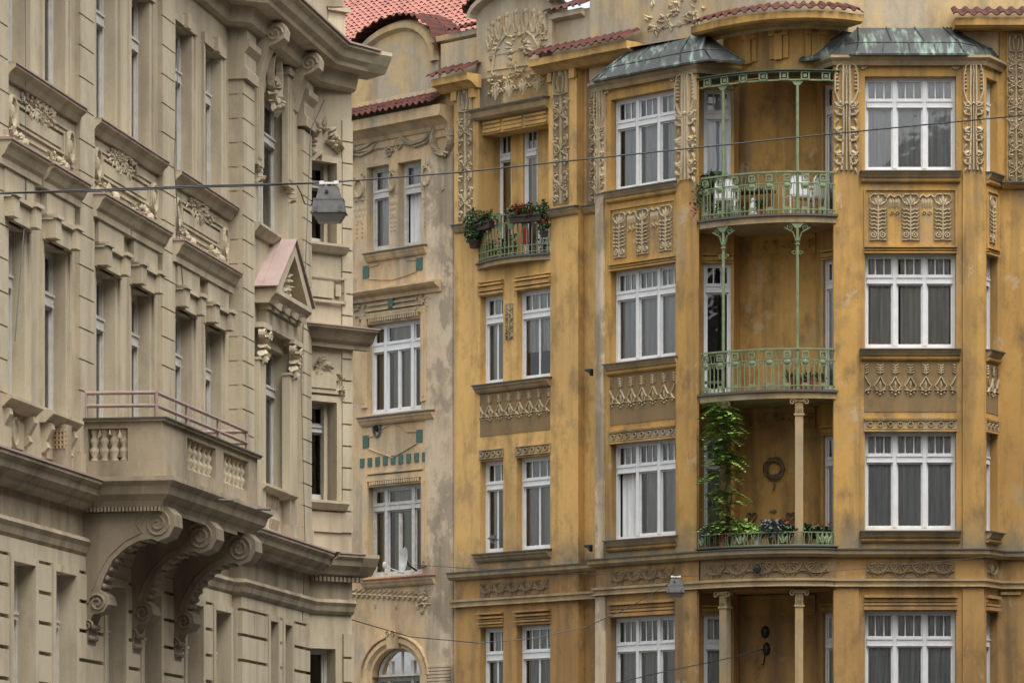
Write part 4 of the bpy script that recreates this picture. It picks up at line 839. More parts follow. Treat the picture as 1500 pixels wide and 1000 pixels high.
for a,b in wins:
    for c,d in ((zMs,zMt),(zUs,zUt)):
        h=d-c; window(ol,LF,a,b,c,d,-REV,(1,),(c+h*.66,c+h*.74),1,2,'lgr','d','full',fw=.06)
        s=MB()
        for x0,x1 in ((a-.2,a),(b,b+.2)):
            s.box(LF,x0,x1,0,.01,c,d+.02); e=(x0,x0+.07) if x0<a-.1 else (x1-.07,x1); s.box(LF,*e,.01,.035,c,d+.02)
        if d==zUt: s.box(LF,a-.2,b+.2,0,.05,d+.02,d+.18); s.box(LF,(a+b)/2-.09,(a+b)/2+.09,0,.11,d-.0,d+.22)
        else:
            s.box(LF,a-.2,b+.2,0,.05,d+.02,d+.1)
            for x in (a-.12,b-.12): s.box(LF,x,x+.24,0,.2,d+.04,d+.3); s.box(LF,x-.03,x+.27,0,.23,d+.3,d+.35)
            s.box(LF,a+.12,b-.12,0,.12,d+.02,d+.28); s.box(LF,a-.15,b+.15,0,.17,d+.28,d+.33)
        s.build('window_surround',BE,ol)
    s=MB()   # hood on a plain frieze block
    s.box(LF,a-.16,b+.16,0,.09,zMt+.35,zH-.32); s.prof(LF,[(0,zH),(.25,zH-.03),(.25,zH-.07),(.21,zH-.1),(.16,zH-.2),(.12,zH-.24),(.12,zH-.33),(0,zH-.33)],a-.38,b+.38); s.build('window_hood',BE,ol)
    s=MB(); s.prof(LF,[(0,zH+.015),(.27,zH-.015),(.27,zH-.035),(0,zH-.03)],a-.4,b+.4); s.build('sheet_flashing',M['pinkm'],ol)
    s=MB(); r_clump(s,LF,(a+b)/2-.15,zH+.12,1.25,.2,.05,.045,50,int(a*10)); s.dome(LF,(a+b)/2+.22,zH+.1,.09,.05,.1); s.build('carved_ornament',BE,ol)
pilx=[(-16,-10,12),(110,117,138),(232,238,256.5)]; pl_=[(U(b,.07),U(c,.07)) for a,b,c in pilx]+[(uR0-.02,uR0+.6)]
ed=[(pl_[i][1],pl_[i+1][0]) for i in range(3)]
for a,b in pl_[:3]+[(pl_[0][0]-sp*k,pl_[0][1]-sp*k) for k in (1,2)]:
    s=MB(); blocks(s,LF,a,b,0,.075,zB+.35,zEv-.9,17); s.box(LF,a-.04,b+.04,0,.1,zB+.0,zB+.35); s.build('pilaster',BE,ol)
for i,(a,b) in enumerate(ed):
    # U sill ledge and panel field
    s=MB(); s.prof(LF,[(0,zUs),(.17,zUs-.02),(.17,zUs-.06),(.1,zUs-.12),(.05,zUs-.2),(0,zUs-.2)],a,b); s.build('window_sill',BE,ol)
    s=MB(); s.prof(LF,[(0,zUs+.01),(.19,zUs-.005),(.19,zUs-.025),(0,zUs-.02)],a,b); s.build('sheet_flashing',M['pinkm'],ol)
    s=MB(); c,d=a+.55,b-.55; e,f=zH+.3,zUs-.42
    for (p,q,g,h) in ((c,d,e,e+.03),(c,d,f-.03,f),(c,c+.04,e+.03,f-.03),(d-.04,d,e+.03,f-.03)): s.box(LF,p,q,0,.03,g,h)
    s.box(LF,c+.1,d-.1,0,.02,e+.07,f-.07); s.box(LF,a+.08,b-.08,0,.02,e-.1,e-.07); s.box(LF,a+.08,b-.08,0,.02,f+.05,f+.08)
    for x in (a+.3,b-.3): s.ring(LF,x,(e+f)/2,.13,.07,0,.06,0,14,.2); s.dome(LF,x,(e+f)/2,.08,0,.06,0,8,.13); s.box(LF,x-.2,x-.17,0,.04,e,f); s.box(LF,x+.17,x+.2,0,.04,e,f)
    s.build('apron_panel',BE,ol)
    s=MB(); r_clump(s,LF,(a+b)/2-.1,zUs-.34,1.8,.3,.02,.03,100,i); s.build('carved_ornament',BE,ol)
    if i!=2:
        for (p,q) in wins[2*i:2*i+2]:
            s=MB(); s.prof(LF,[(0,zMs),(.2,zMs-.03),(.2,zMs-.07),(.14,zMs-.12),(.08,zMs-.18),(0,zMs-.18)],p-.22,q+.22)
            for x in (p-.12,q-.02): s.prof(LF,[(0,zMs-.18),(.13,zMs-.18),(.15,zMs-.26),(.06,zMs-.42),(.09,zMs-.5),(.03,zMs-.56),(0,zMs-.56)],x,x+.14)
            s.ring(LF,(p+q)/2,zMs-.42,.13,.05,0,.05,0,14,.18); s.box(LF,p+.05,q-.05,0,.02,zMs-.62,zMs-.28); s.build('window_sill',BE,ol)
s=MB(); a=U(86,.1); z=Z(88,655,.1); s.box(LF,a,a+.25,0,.2,z-.3,z+.3,0)     # broken hollow bracket with its lattice showing
for k in range(4): s.box(LF,a-.02,a+.1,.02+.05*k,.04+.05*k,z-.02,z+.24,1); s.box(LF,a-.02,a+.1,.0,.2,z+.02+.06*k,z+.035+.06*k,1)
s.build('broken_bracket',[M['beid'],M['pch']],ol)
# risalit
RS=Fr(LF.xy(0,RO),LF.d)
uw1=RS.U(416); uw0=RS.U(387,.1)+.02; sL=(RS.U(377,.1),uw0-.02); sR=(RS.U(422,.1),RS.U(432.5,.1)); rU=(LF.Z(423,350,.3),RS.Z(416,157)); rM=(LF.Z(426,720,.3),RS.Z(416,520))
w=MB(); wallh(w,RS,uR0,uR1,zB-.3,zEv,0,[(uw0,uw1,*rU,.16),(uw0,uw1,*rM,.16)],room=.7); fr=LF.side(uR0,0); w.quad(fr.w(0,0,zB-.3),fr.w(RO,0,zB-.3),fr.w(RO,0,zEv),fr.w(0,0,zEv))
fr=LF.side(uR1,0); w.quad(fr.w(-.6,0,zB-.3),fr.w(RO,0,zB-.3),fr.w(RO,0,zEv),fr.w(-.6,0,zEv)); w.build('wall',MB2,ol)
for c,d in (rU,rM):
    h=d-c; window(ol,RS,uw0,uw1,c,d,-.16,(1,1),(c+h*.68,c+h*.75),1,1,'lgr','d','full',fw=.06,mw=.07)
    s=MB()
    s.box(RS,uw1+.02,uw1+.14,0,.05,c,d+.02)
    s.build('window_surround',BE,ol)
uC=LF.U(371,.22); uD=LF.U(443,.22)
s=MB(); blocks(s,LF,uR0-.0,uC,.0,.24,zB+.35,Z(340,92,.2),18); s.box(LF,uR0-.03,uC+.03,0,.27,zB,zB+.35); s.prof(LF,[(0,13.6),(.3,13.6),(.3,13.75),(.26,13.8),(.26,14.0),(.34,14.1),(.34,14.2),(0,14.2)],uR0-.04,uC+.04); s.box(LF,uR0+.05,uC-.05,.0,.28,14.2,14.75); s.build('pilaster',BE,ol)
s=MB(); blocks(s,LF,uD,uR1,.0,.24,zB+.35,13.55,18); s.box(LF,uD-.03,uR1+.03,0,.27,zB,zB+.35); s.prof(LF,[(0,13.6),(.3,13.6),(.3,13.75),(.26,13.8),(.26,14.0),(.34,14.1),(.34,14.2),(0,14.2)],uD-.04,uR1+.04); s.box(LF,uD+.05,uR1-.05,.0,.28,14.2,14.75); s.build('pilaster',BE,ol)
for x0,x1 in (sL,sR):
    s=MB(); c,d=rU; s.box(RS,x0,x1,0,.1,c+.9,d+.5)
    for k in range(3): s.box(RS,x0+.04+.085*k,x0+.085+.085*k,.1,.125,c+1.0,d+.2)
    r_clump(s,RS,(x0+x1)/2,c+.78,.26,.3,.03,.12,9,2); s.box(RS,x0-.04,x1+.04,0,.14,d+.5,d+.62); s.build('fluted_pilaster_strip',BE,ol)
    s=MB(); c,d=rM; s.box(RS,x0,x1,0,.13,zB+.3,d-.3); s.box(RS,x0-.04,x1+.04,0,.17,zB,zB+.3); s.box(RS,x0-.02,x1+.02,0,.16,d-.34,d-.3)
    r_clump(s,RS,(x0+x1)/2,d-.1,.38,.4,.1,.14,18,3)
    for e in (x0+.02,x1-.02): s.spiral(RS,e,d+.06,.09,1.4,1,.045,.13,.1)
    s.box(RS,x0-.05,x1+.05,0,.22,d+.16,d+.24); s.build('column',BE,ol)
# pediment over the middle window
ap=(LF.U(432,.5),LF.Z(432,355,.5)); pa=(LF.U(405,.5),LF.Z(405,415,.5)); pb=(LF.U(457.5,.5),LF.Z(457.5,459,.5)); pz=(pa[1]+pb[1])/2
hw=(pb[0]-pa[0])/2; pc=(pa[0]+pb[0])/2; pa=pc-hw; pb=pc+hw; pk=ap[1]
s=MB(); d=rM[1]; s.box(LF,pa+.2,pb-.2,0,.3,d+.22,d+.5); s.box(LF,pa+.16,pb-.16,0,.34,d+.5,d+.58); s.box(LF,pa+.22,pb-.22,0,.28,d+.58,pz-.22)
for k in range(4): s.prof(LF,[(.2,pz-.2),(.48,pz-.2),(.46,pz-.3),(.34,d+.62),(.2,d+.6)],pa+.3+k*(2*hw-.8)/3,pa+.5+k*(2*hw-.8)/3)
s.prof(LF,[(0,pz),(.5,pz-.0),(.5,pz-.07),(.42,pz-.14),(.38,pz-.22),(0,pz-.22)],pa,pb)
s.ext(LF,[(pa+.12,pz),(pb-.12,pz),(pc,pk-.12)],0,.3)
for sg in (-1,1): s.add([LF.w(pc+sg*x,o,z) for o in (0,.5) for x,z in ((hw,pz),(0,pk),(0,pk-.22),(hw-.32,pz))],[(4,5,6,7),(0,1,5,4),(3,2,6,7),(0,3,7,4)])
r_clump(s,LF,pc,pz+.25,.6,.55,.3,.12,20,6); s.build('pediment',BE,ol)
s=MB()
for sg in (-1,1):
    a=[LF.w(pc+sg*x,o,z) for o in (0.02,.54) for x,z in ((hw+.06,pz+.01),(0,pk+.03),(0,pk+.055),(hw+.08,pz+.03))]
    s.add(a,[(0,1,5,4),(3,2,6,7),(4,5,6,7),(0,3,7,4)])
    s.tube([LF.w(pc+sg*hw*1.03,.29,pz+.05),LF.w(pc+sg*.02,.29,pk+.055)],.012,5); s.tube([LF.w(pc+sg*hw*.5,.03,(pz+pk)/2+.04),LF.w(pc+sg*hw*.5,.54,(pz+pk)/2+.04)],.009,5)
s.build('sheet_flashing',M['pinkm'],ol)
s=MB(); c=rU[0]; s.prof(RS,[(0,c),(.16,c-.02),(.16,c-.06),(.06,c-.18),(0,c-.18)],uw0-.5,uw1+.5); s.build('window_sill',BE,ol); s=MB(); c=rM[0]; s.prof(RS,[(0,c),(.2,c-.02),(.2,c-.06),(.12,c-.12),(0,c-.14)],uw0-.25,uw1+.2); s.build('window_sill',BE,ol)
s=MB(); c=rM[0]
for k in range(7): p=RS.w(uw0+.1+.16*k,.02,0); s.lathe((p.x,p.y),[(.06,zB+.05),(.06,zB+.1),(.035,zB+.16),(.075,zB+.32),(.035,zB+.48),(.055,zB+.56),(.055,c-.14)],8)
s.build('baluster_row',BE,ol)
# end wall, turned toward the street
pc0=LF.xy(uR1,.06); CH=Fr(pc0,(.772,.6356)); uE=CH.U(515)
cU=(CH.Z(492,358),CH.Z(492,240)); cM=(CH.Z(492,733),CH.Z(492,590)); cG=(CH.Z(492,950)-2.3,CH.Z(492,950)); cb=CH.U(491.5); ca=cb-.75
w=MB(); wallh(w,CH,-.35,uE,zB-.3,zEv,0,[(ca,cb,*cU,.25),(ca,cb,*cM,.25)],room=.5); w.build('wall',MB2,ol)
fr=CH.side(uE,0); w=MB(); w.quad(fr.w(0,0,0),fr.w(-9,0,0),fr.w(-9,0,zEv),fr.w(0,0,zEv)); w.build('wall',BE,ol)
for c,d in (cU,cM):
    window(ol,CH,ca,cb,c,d,-.25,(1,),(c+(d-c)*.7,c+(d-c)*.77),1,1,'lgr','d',None,fw=.06)
    s=MB(); s.box(CH,cb,cb+.1,0,.04,c,d+.1); s.box(CH,ca,cb,0,.04,d,d+.1); s.box(CH,cb-.12,cb-.05,-.2,-.16,c,d); s.prof(CH,[(0,c),(.16,c-.02),(.16,c-.06),(.08,c-.16),(0,c-.18)],ca,cb+.18); s.build('window_surround',BE,ol)
s=MB()
n=18; p=(13.55-zB-.35)/n
for k in range(n+1): 
    z=zB+.35+p*k
    if not any(c-.25<z<d+.2 for c,d in (cU,cM)): s.box(CH,-.2,uE,0,.05,z+.012,z+p-.012) if 0 else s.box(CH,cb+.12,uE,0,.035,z+.013,z+p-.013)
    else: s.box(CH,cb+.12,uE,0,.035,z+.013,z+p-.013)
s.box(CH,-.2,cb+.12,0,.035,zB+.35,cM[0]-.2); s.build('corner_quoins',BE,ol)
s=MB(); z=CH.Z(485,425); c=(ca+cb)/2+.1
for (p,q,g,h) in ((c-.42,c+.45,z-.22,z-.18),(c-.42,c+.45,z+.18,z+.22),(c-.42,c-.38,z-.2,z+.2),(c+.41,c+.45,z-.2,z+.2)): s.box(CH,p,q,.035,.07,g,h)
s.box(CH,c-.3,c+.2,.035,.05,z-.14,z+.14); s.box(CH,c+.24,c+.36,.035,.05,z-.1,z+.1); s.build('apron_panel',BE,ol)
s=MB(); r_clump(s,CH,c-.05,cU[1]+.36,.75,.5,.03,.1,26,5); s.build('carved_ornament',BE,ol)
s=MB(); z=cM[1]+.36; s.box(CH,c-.4,c+.3,0,.06,z-.22,z+.14); s.box(CH,c-.34,c+.24,.06,.08,z-.14,z+.08); r_clump(s,CH,c-.05,z+.24,.4,.24,.03,.1,12,5); r_clump(s,CH,c+.36,z-.05,.2,.5,.03,.1,12,6); s.build('carved_ornament',BE,ol)
s=MB(); z=CH.Z(520,478,.3); s.prof(CH,[(0,z),(.36,z-.03),(.36,z-.07),(.28,z-.12),(.2,z-.24),(.12,z-.28),(.12,z-.36),(0,z-.36)],-.25,uE+.3); s.build('string_cornice',M['beid'],ol)
s=MB(); s.prof(CH,[(0,z+.015),(.38,z-.015),(.38,z-.035),(0,z-.03)],-.25,uE+.32); s.build('sheet_flashing',M['pinkm'],ol)
# eaves
ep=[LF.xy(U(-1150)),LF.xy(uR0-.3,.0),LF.xy(uR0-.1,.3),LF.xy(uR1-.1,.3),CH.xy(uE,0)]
s=MB(); s.sweep(ep,[(-.2,zEv),(.62,zEv-.03),(.62,zEv-.09),(.55,zEv-.13),(.5,zEv-.24),(.42,zEv-.3),(.4,zEv-.36),(.16,zEv-.38),(.1,zEv-.62),(.04,zEv-.66),(-.2,zEv-.66)]); s.prof(CH,[(-.1,zEv),(.6,zEv-.03),(.6,zEv-.09),(.5,zEv-.24),(.4,zEv-.36),(-.1,zEv-.38)],uE-.05,uE+.4); s.build('eaves_cornice',BE,ol)
s=MB(); s.sweep(ep,[(-.2,zEv+.02),(.66,zEv-.01),(.66,zEv-.04),(-.2,zEv)]); s.build('sheet_flashing',M['pinkm'],ol)
def scroll(fr,u,w,o0,P,rings,name,mat):
    s=MB(); s.prof(fr,[(o+o0,z) for o,z in P],u,u+w); sd=fr.side(u-.0,0)
    for (o,z,r,t) in rings: s.spiral(sd,o+o0,z,r,t,1,r*.28,0,.03)
    return s.build(name,mat,ol)
for u in (uw0-.5,uw1+.15):
    z=zEv-.42; scroll(LF,u,.34,.1,[(0,z),(.55,z),(.6,z-.1),(.58,z-.24),(.46,z-.32),(.34,z-.36),(.26,z-.55),(.16,z-.9),(.02,z-1.0),(0,z-1.0)],[(.42,z-.17,.14,1.7)],'console',BE)
s=MB(); c=(uw0+uw1)/2; z=zEv-1.0; s.ring(RS,c,z,.3,.12,.02,.1,0,16,.4); r_clump(s,RS,c,z-.3,.8,.5,.03,.12,24,2); s.build('carved_wreath',BE,ol)
s=MB(); c=(uw0+uw1)/2+.2; P=[(c-1.0,zEv-.05),(c+1.0,zEv-.05)]+[(c+1.0*cos(pi*k/14),zEv+.35+1.5*sin(pi*k/14)) for k in range(15)]; s.ext(LF,P,-.6,.8); s.stroke(LF,[(c+1.0*cos(pi*k/14),zEv+.35+1.5*sin(pi*k/14)) for k in range(15)],.8,.28,.25); s.build('arched_dormer',BE,ol)
s=MB(); s.box(CH,-.6,uE+.1,-1.0,-.3,zEv,zEv+.75); s.box(CH,-.7,uE+.16,-1.06,-.24,zEv+.75,zEv+.83); s.box(CH,uE-.9,uE+.0,-.32,-.27,zEv+.15,zEv+.6); s.build('roof_parapet',BE,ol)
s=MB(); z=zEv+.83
for k in range(5): p=CH.w(-.5+.42*k,-.6,0); s.tube([(p.x,p.y,z),(p.x,p.y,z+.75)],.022)
for h in (.3,.72): s.tube([CH.w(-.6,-.6,z+h),CH.w(uE,-.6,z+h)],.025)
s.build('roof_railing',M['rail'],ol)
s=MB(); s.add([LF.w(U(-1150),.4,zEv+.02),LF.w(uR1,.4,zEv+.02),LF.w(uR1,-5,zEv+3.5),LF.w(U(-1150),-5,zEv+3.5)],[(0,1,2,3)]); s.build('roof',M['tile2'],ol)
# belt cornice
bp=[LF.xy(U(-1150)),LF.xy(uR0-.03,0),LF.xy(uR0,.22),LF.xy(uR1-.02,.22),CH.xy(.08,.02),CH.xy(uE,0)]
s=MB(); s.sweep(bp,[(-.3,zB),(.38,zB-.02),(.38,zB-.08),(.32,zB-.13),(.3,zB-.22),(.2,zB-.29),(.17,zB-.36),(.08,zB-.4),(-.3,zB-.4)]); s.prof(CH,[(-.2,zB),(.38,zB-.02),(.38,zB-.08),(.3,zB-.22),(.17,zB-.36),(-.2,zB-.4)],uE-.03,uE+.3)
for k in range(16): s.box(CH,.05+.085*k-.2,.1+.085*k-.2,.05,.14,zB-.48,zB-.4)
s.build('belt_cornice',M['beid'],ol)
s=MB(); s.sweep(bp,[(-.3,zB+.015),(.4,zB-.005),(.4,zB-.03),(-.3,zB-.01)]); s.build('sheet_flashing',M['pinkm'],ol)
# lower storeys: frieze, moulding, rustication
zf2=Z(0,752,.1)
bq=[LF.xy(U(-1150)),LF.xy(uR0-.03,0),LF.xy(uR0,.18),LF.xy(uR1-.02,.18),CH.xy(.08,0),CH.xy(uE,0)]
s=MB(); s.sweep(bq,[(-.3,zB-.38),(.02,zB-.38),(.02,zf2),(.1,zf2),(.14,zf2-.06),(.1,zf2-.12),(.08,zf2-.2),(.04,zf2-.25),(-.3,zf2-.25)]); s.build('frieze_moulding',M['beid'],ol)
gw=[(U(43)-OW,U(43)),(U(103)-OW,U(103)),(U(176)-OW,U(176)),(U(228)-OW,U(228)),(U(290)-OW,U(290)),(U(331)-OW,U(331))]; gR=[(RS.U(400)-.5,RS.U(400)),(RS.U(421)-.5,RS.U(421))]
zt=zf2-.25
w=MB(); wallh(w,LF,U(-1150),uR0+.05,0,zt,0,[(a,b,zG-2.3,zG,REV) for a,b in gw],room=.7); wallh(w,RS,uR0,uR1,0,zt,0,[(a,b,zG-2.3,zG,REV) for a,b in gR],room=.7)
fr=LF.side(uR0,0); w.quad(fr.w(0,0,0),fr.w(RO,0,0),fr.w(RO,0,zt),fr.w(0,0,zt)); fr=LF.side(uR1,0); w.quad(fr.w(-.6,0,0),fr.w(RO,0,0),fr.w(RO,0,zt),fr.w(-.6,0,zt))
wallh(w,CH,-.35,uE,0,zt,0,[(ca,cb,*cG,.25)],room=.5); w.build('wall',MB2,ol)
window(ol,CH,ca,cb,*cG,-.25,(1,),None,1,2,'lgr','d',None)
for a,b in gw: window(ol,LF,a,b,zG-2.3,zG,-REV,(1,),(zG-.7,zG-.6),1,2,'lgr','d','full',fw=.06)
for a,b in gR: window(ol,RS,a,b,zG-2.3,zG,-REV,(1,),(zG-.7,zG-.6),1,1,'lgr','d','full',fw=.06)
s=MB(); ch=.395; N=8
def course(fr,spans,skip,z,k,o=.075):
    for a,b in spans:
        segs=[(a,b)]
        for p,q in skip:
            if z<zG+.25 and z+ch>zG-2.35: segs=[t for (x,y) in segs for t in (((x,min(y,p-.14)),(max(x,q+.14),y)) if p-.14<y and q+.14>x else ((x,y),))]
        for x,y in segs:
            if y-x<.06: continue
            n=max(1,round((y-x)/1.15)); 
            for j in range(n): s.box(fr,x+(y-x)*j/n+.008,x+(y-x)*(j+1)/n-.008,0,o,z+.025,z+ch-.025)
k=0; z=zt-ch*1.55
s.box(LF,U(-1150),uR0,0,.06,z+ch+.02,zt); s.box(RS,uR0+.0,uR1,0,.06,z+ch+.02,zt)
while z>1:
    course(LF,[(U(-160)+.4*(k%2),uR0)],gw,z,k); course(RS,[(uR0,uR0+.75),(uR0+.77,uR1)],gR,z,k); z-=ch; k+=1
for k in range(9):
    zz=zt-.3-.42*(k+1); s.box(CH,cb+.14 if zz<cG[1]+.1 else -.2,uE+.01,0,.05,zz+.02,zz+.4)
s.build('rusticated_wall',BE,ol)
for fr,ls in ((LF,gw),(RS,gR)):
    for a,b in ls:
        s=MB()
        for x0,x1 in ((a-.12,a),(b,b+.12)): s.box(fr,x0,x1,0,.09,zG-2.3,zG+.1)
        s.box(fr,a,b,0,.09,zG,zG+.1); s.build('window_surround',BE,ol)
# stone balcony
ub0=U(121,.05); bo=1.17; cx=LF.U(262,bo); ub1=LF.U(377,bo); cz=LF.Z(255,617,bo); bz=LF.Z(255,703,bo); BW2=.26
bal=MB(); SF=LF.side(ub0,0); t=.2
def parapet(fr,a,b,op,skip=()):
    o0=-t
    bal.box(fr,a,b,o0,0,bz,bz+.22); bal.box(fr,a,b,o0,0,cz-.14,cz-.05); x=a
    for p,q in op:
        bal.box(fr,x,p,o0,0,bz+.22,cz-.14); x=q
    bal.box(fr,x,b,o0,0,bz+.22,cz-.14)
ops_s=[(.12,.68)]; BFr=Fr(LF.xy(0,bo),LF.d); Lb=ub1-ub0; ops_f=[(ub0+Lb*.24,ub0+Lb*.54),(ub0+Lb*.62,ub0+Lb*.9)]
parapet(SF,0,bo-.001,ops_s); parapet(BFr,ub0+.001,ub1-.001,ops_f); SE=Fr(LF.xy(ub1,bo),(-LF.n[0],-LF.n[1])); parapet(SE,.001,bo,[(.5,1.05)])
bp2=[LF.xy(ub0,0),LF.xy(ub0,bo),LF.xy(ub1,bo),LF.xy(ub1,0)]
bal.sweep(bp2,[(-.25,cz),(.05,cz-.01),(.05,cz-.05),(-.25,cz-.05)])
# deck with cornice profile
DB=[(-.3,bz),(.2,bz-.01),(.2,bz-.07),(.13,bz-.13),(.1,bz-.24),(.0,bz-.32),(-.03,bz-.4),(-.3,bz-.4)]
bal.sweep(bp2,DB); bal.box(LF,ub0+.04,ub1-.04,0,bo-.04,bz-.4,bz-.02)
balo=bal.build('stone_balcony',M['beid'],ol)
for fr,ops in ((SF,ops_s),(BFr,ops_f),(SE,[(.5,1.05)])):
    for p,q in ops:
        n=4 if q-p<.7 else 6
        for k in range(n):
            c=fr.w(p+(q-p)*(k+.5)/n,-t/2,0); z0=bz+.22; h=cz-.14-z0; s=MB()
            s.lathe((c.x,c.y),[(.06,z0),(.06,z0+.05*h),(.035,z0+.12*h),(.07,z0+.28*h),(.07,z0+.36*h),(.035,z0+.48*h),(.065,z0+.6*h),(.065,z0+.66*h),(.035,z0+.78*h),(.06,z0+.93*h),(.06,z0+h)],10); s.build('baluster',BE,balo,True)
s=MB(); s.sweep(bp2,[(-.25,cz+.012),(.07,cz+.0),(.07,cz-.02),(-.25,cz)]); s.build('sheet_flashing',M['ledge'],balo)
s=MB(); r=.027; hz=LF.Z(240,578,bo-.1)-cz; g=.13
for p in ((ub0+.05,.08),(ub0+g,bo-g),(ub0+Lb*.33,bo-g),(ub0+Lb*.66,bo-g),(ub1-g,bo-g),(ub1-g,.08)): s.tube([LF.w(p[0],p[1],cz),LF.w(p[0],p[1],cz+hz)],r,8)
for h in (hz,hz*.5):
    A=[LF.w(ub0+.05,.05,cz+h),LF.w(ub0+g,bo-g,cz+h),LF.w(ub1-g,bo-g,cz+h),LF.w(ub1-g,.05,cz+h)]
    for a,b in zip(A,A[1:]): s.tube([a,b],r,8)
s.build('pipe_railing',M['rail'],balo)
s=MB()
for x,y in ((322,731),(377,744)): u=LF.U(x,bo+.2); z=LF.Z(x,y,bo+.2); s.tube([LF.w(u,bo+.05,z),LF.w(u,bo+.4,z-.02)],.02,8)
s.build('drain_pipe',M['gal'],balo)
s=MB(); 
for k in range(22): s.box(SF,.05+.05*k,.08+.05*k,-.0-.03,.0,bz-.46,bz-.4)
for k in range(60): s.box(BFr,ub0+.05+.068*k,ub0+.085+.068*k,-.05,-.02,bz-.46,bz-.4)
s.build('dentil_row',M['beid'],balo)
zc=bz-.4
for k in range(3):
    u=ub0+.12+k*(Lb-.75)/2; P=[(0,zc),(1.2,zc),(1.29,zc-.1),(1.3,zc-.26),(1.22,zc-.4),(1.06,zc-.46),(.98,zc-.42),(.8,zc-.45),(.62,zc-.54),(.44,zc-.7),(.31,zc-.94),(.26,zc-1.1),(.35,zc-1.18),(.38,zc-1.3),(.3,zc-1.4),(.16,zc-1.43),(.1,zc-1.56),(.07,zc-1.9),(0,zc-1.95)]
    s=MB(); s.prof(LF,P,u,u+.42); sd=LF.side(u,0)
    s.spiral(sd,1.05,zc-.22,.21,2.3,-1,.04,0,.018); s.spiral(sd,.22,zc-1.28,.13,1.8,-1,.035,0,.03); s.spiral(sd,.08,zc-1.58,.08,1.4,1,.03,0,.03)
    s.stroke(sd,[(.08,zc-.08),(.76,zc-.08),(.76,zc-.2),(.84,zc-.34),(.6,zc-.45),(.38,zc-.65),(.24,zc-.88),(.16,zc-1.1)],0,.025,.014)
    for i,(o,z) in enumerate(((.92,zc-.43),(.78,zc-.46),(.66,zc-.52),(.55,zc-.6),(.46,zc-.7),(.38,zc-.82),(.33,zc-.94),(.29,zc-1.05),(.13,zc-1.6),(.1,zc-1.75))):
        for j in (.07,.16,.25,.34): s.ball(LF.w(u+j,o,z),.04,0,6)
    s.build('scroll_bracket',M['sootshade'],balo)
# thin cables on the facade
for n,(P,lab) in enumerate(((((262,60,.1),(255,240,.12),(268,420,.1)),'thin grey cable sagging down the beige facade beside the third upper window'),(((37,-20,.1),(38,300,.1),(22,500,.1)),'thin grey downlead running along the leftmost coursed pilaster'),(((512,70,.5),(455,190,.3),(441,560,.3),(447,800,.3),(440,990,.12)),'thin grey cable dropping from the eave along the last coursed pilaster'))):
    s=MB(); s.tube([LF.w(LF.U(x,o),o,LF.Z(x,y,o)) for x,y,o in P],.008,5); tag(s.build('facade_cable',M['gal']),lab,'cable',group='thin cables on the beige facade')
# ================================================================ STREET LAMPS, WIRES
def P3(x,y,Y): return V(((x-750)/FP*Y,Y,CZ+(HY-y)/FP*Y))
def lamp(c,lab,yaw):
    t=thing('street_lamp',lab,'street lamp',c,'lamps hung over the street'); f=Fr((c[0],c[1]),(cos(yaw),sin(yaw))); z=c[2]
    def fr(mb,a,za,b,zb,mi=0):
        A=[f.w(x*a[0],y*a[1],z+za) for x,y in ((-1,-1),(1,-1),(1,1),(-1,1))]; B=[f.w(x*b[0],y*b[1],z+zb) for x,y in ((-1,-1),(1,-1),(1,1),(-1,1))]
        mb.add(A+B,[(0,1,5,4),(1,2,6,5),(2,3,7,6),(3,0,4,7),(3,2,1,0),(4,5,6,7)],mi)
    s=MB(); fr(s,(.125,.085),-.17,(.095,.07),-.05); fr(s,(.165,.11),-.3,(.145,.095),-.17); fr(s,(.175,.12),-.31,(.175,.12),-.297); fr(s,(.098,.072),-.05,(.085,.06),-.044); fr(s,(.15,.1),-.178,(.149,.099),-.165); s.tube([f.w(-.05,.0,z-.045),f.w(-.05,0,z-.0)],.006); s.tube([f.w(.05,.0,z-.045),f.w(.05,0,z-.0)],.006)
    for x in (-.12,.12): s.box(f,x-.012,x+.012,.1,.13,z-.3,z-.24)
    s.build('housing',M['gal'],t)
    s=MB(); fr(s,(.11,.075),-.395,(.158,.108),-.312); s.build('lens',M['lens'],t)
    s=MB(); s.box(f,-.09,.09,-.018,.018,-.0+z-.012,z+.006); s.box(f,-.095,-.05,-.024,.024,z-.014,z+.018); s.box(f,.05,.095,-.024,.024,z-.014,z+.018); s.build('wire_clamp',M['white'],t)
    s=MB(); s.lathe((c[0],c[1]),[(.018,z-.046),(.018,z-.01)],8); s.box(f,-.03,.0,.068,.095,z-.11,z-.085); s.build('latch',M['iron'],t)
    return t
L1=P3(482,268,39.0); L2=P3(990,844,75.0)
l1=lamp(L1,'large grey trapezoid street lamp hanging by its white clamp before the beige building',-.06); s=MB()
s.tube([P3(435,272,39),P3(441,283,39),P3(446,298,39),P3(455,301,39),P3(461,294,39),P3(467,284,39)],.008,6); s.build('supply_lead',M['iron'],l1)
lamp(L2,'small distant grey street lamp hanging in front of the lower storey of the ochre building',-.1)
def wire(P,r,lab,n=5):
    Q=[]
    for a,b in zip(P,P[1:]):
        for k in range(n): Q.append(a.lerp(b,k/n))
    Q.append(P[-1]); s=MB(); s.tube(Q,r,6); tag(s.build('overhead_wire',M['iron']),lab,'wire','wires across the street')
wire([P3(-480,300,39.2),P3(0,283,39),P3(300,272,39),P3(480,267.5,39),P3(680,252,40),P3(860,233,41),P3(1200,198,42.5),P3(1500,169,44),P3(2100,100,46)],.0085,'long taut black wire carrying the larger lamp across both buildings')
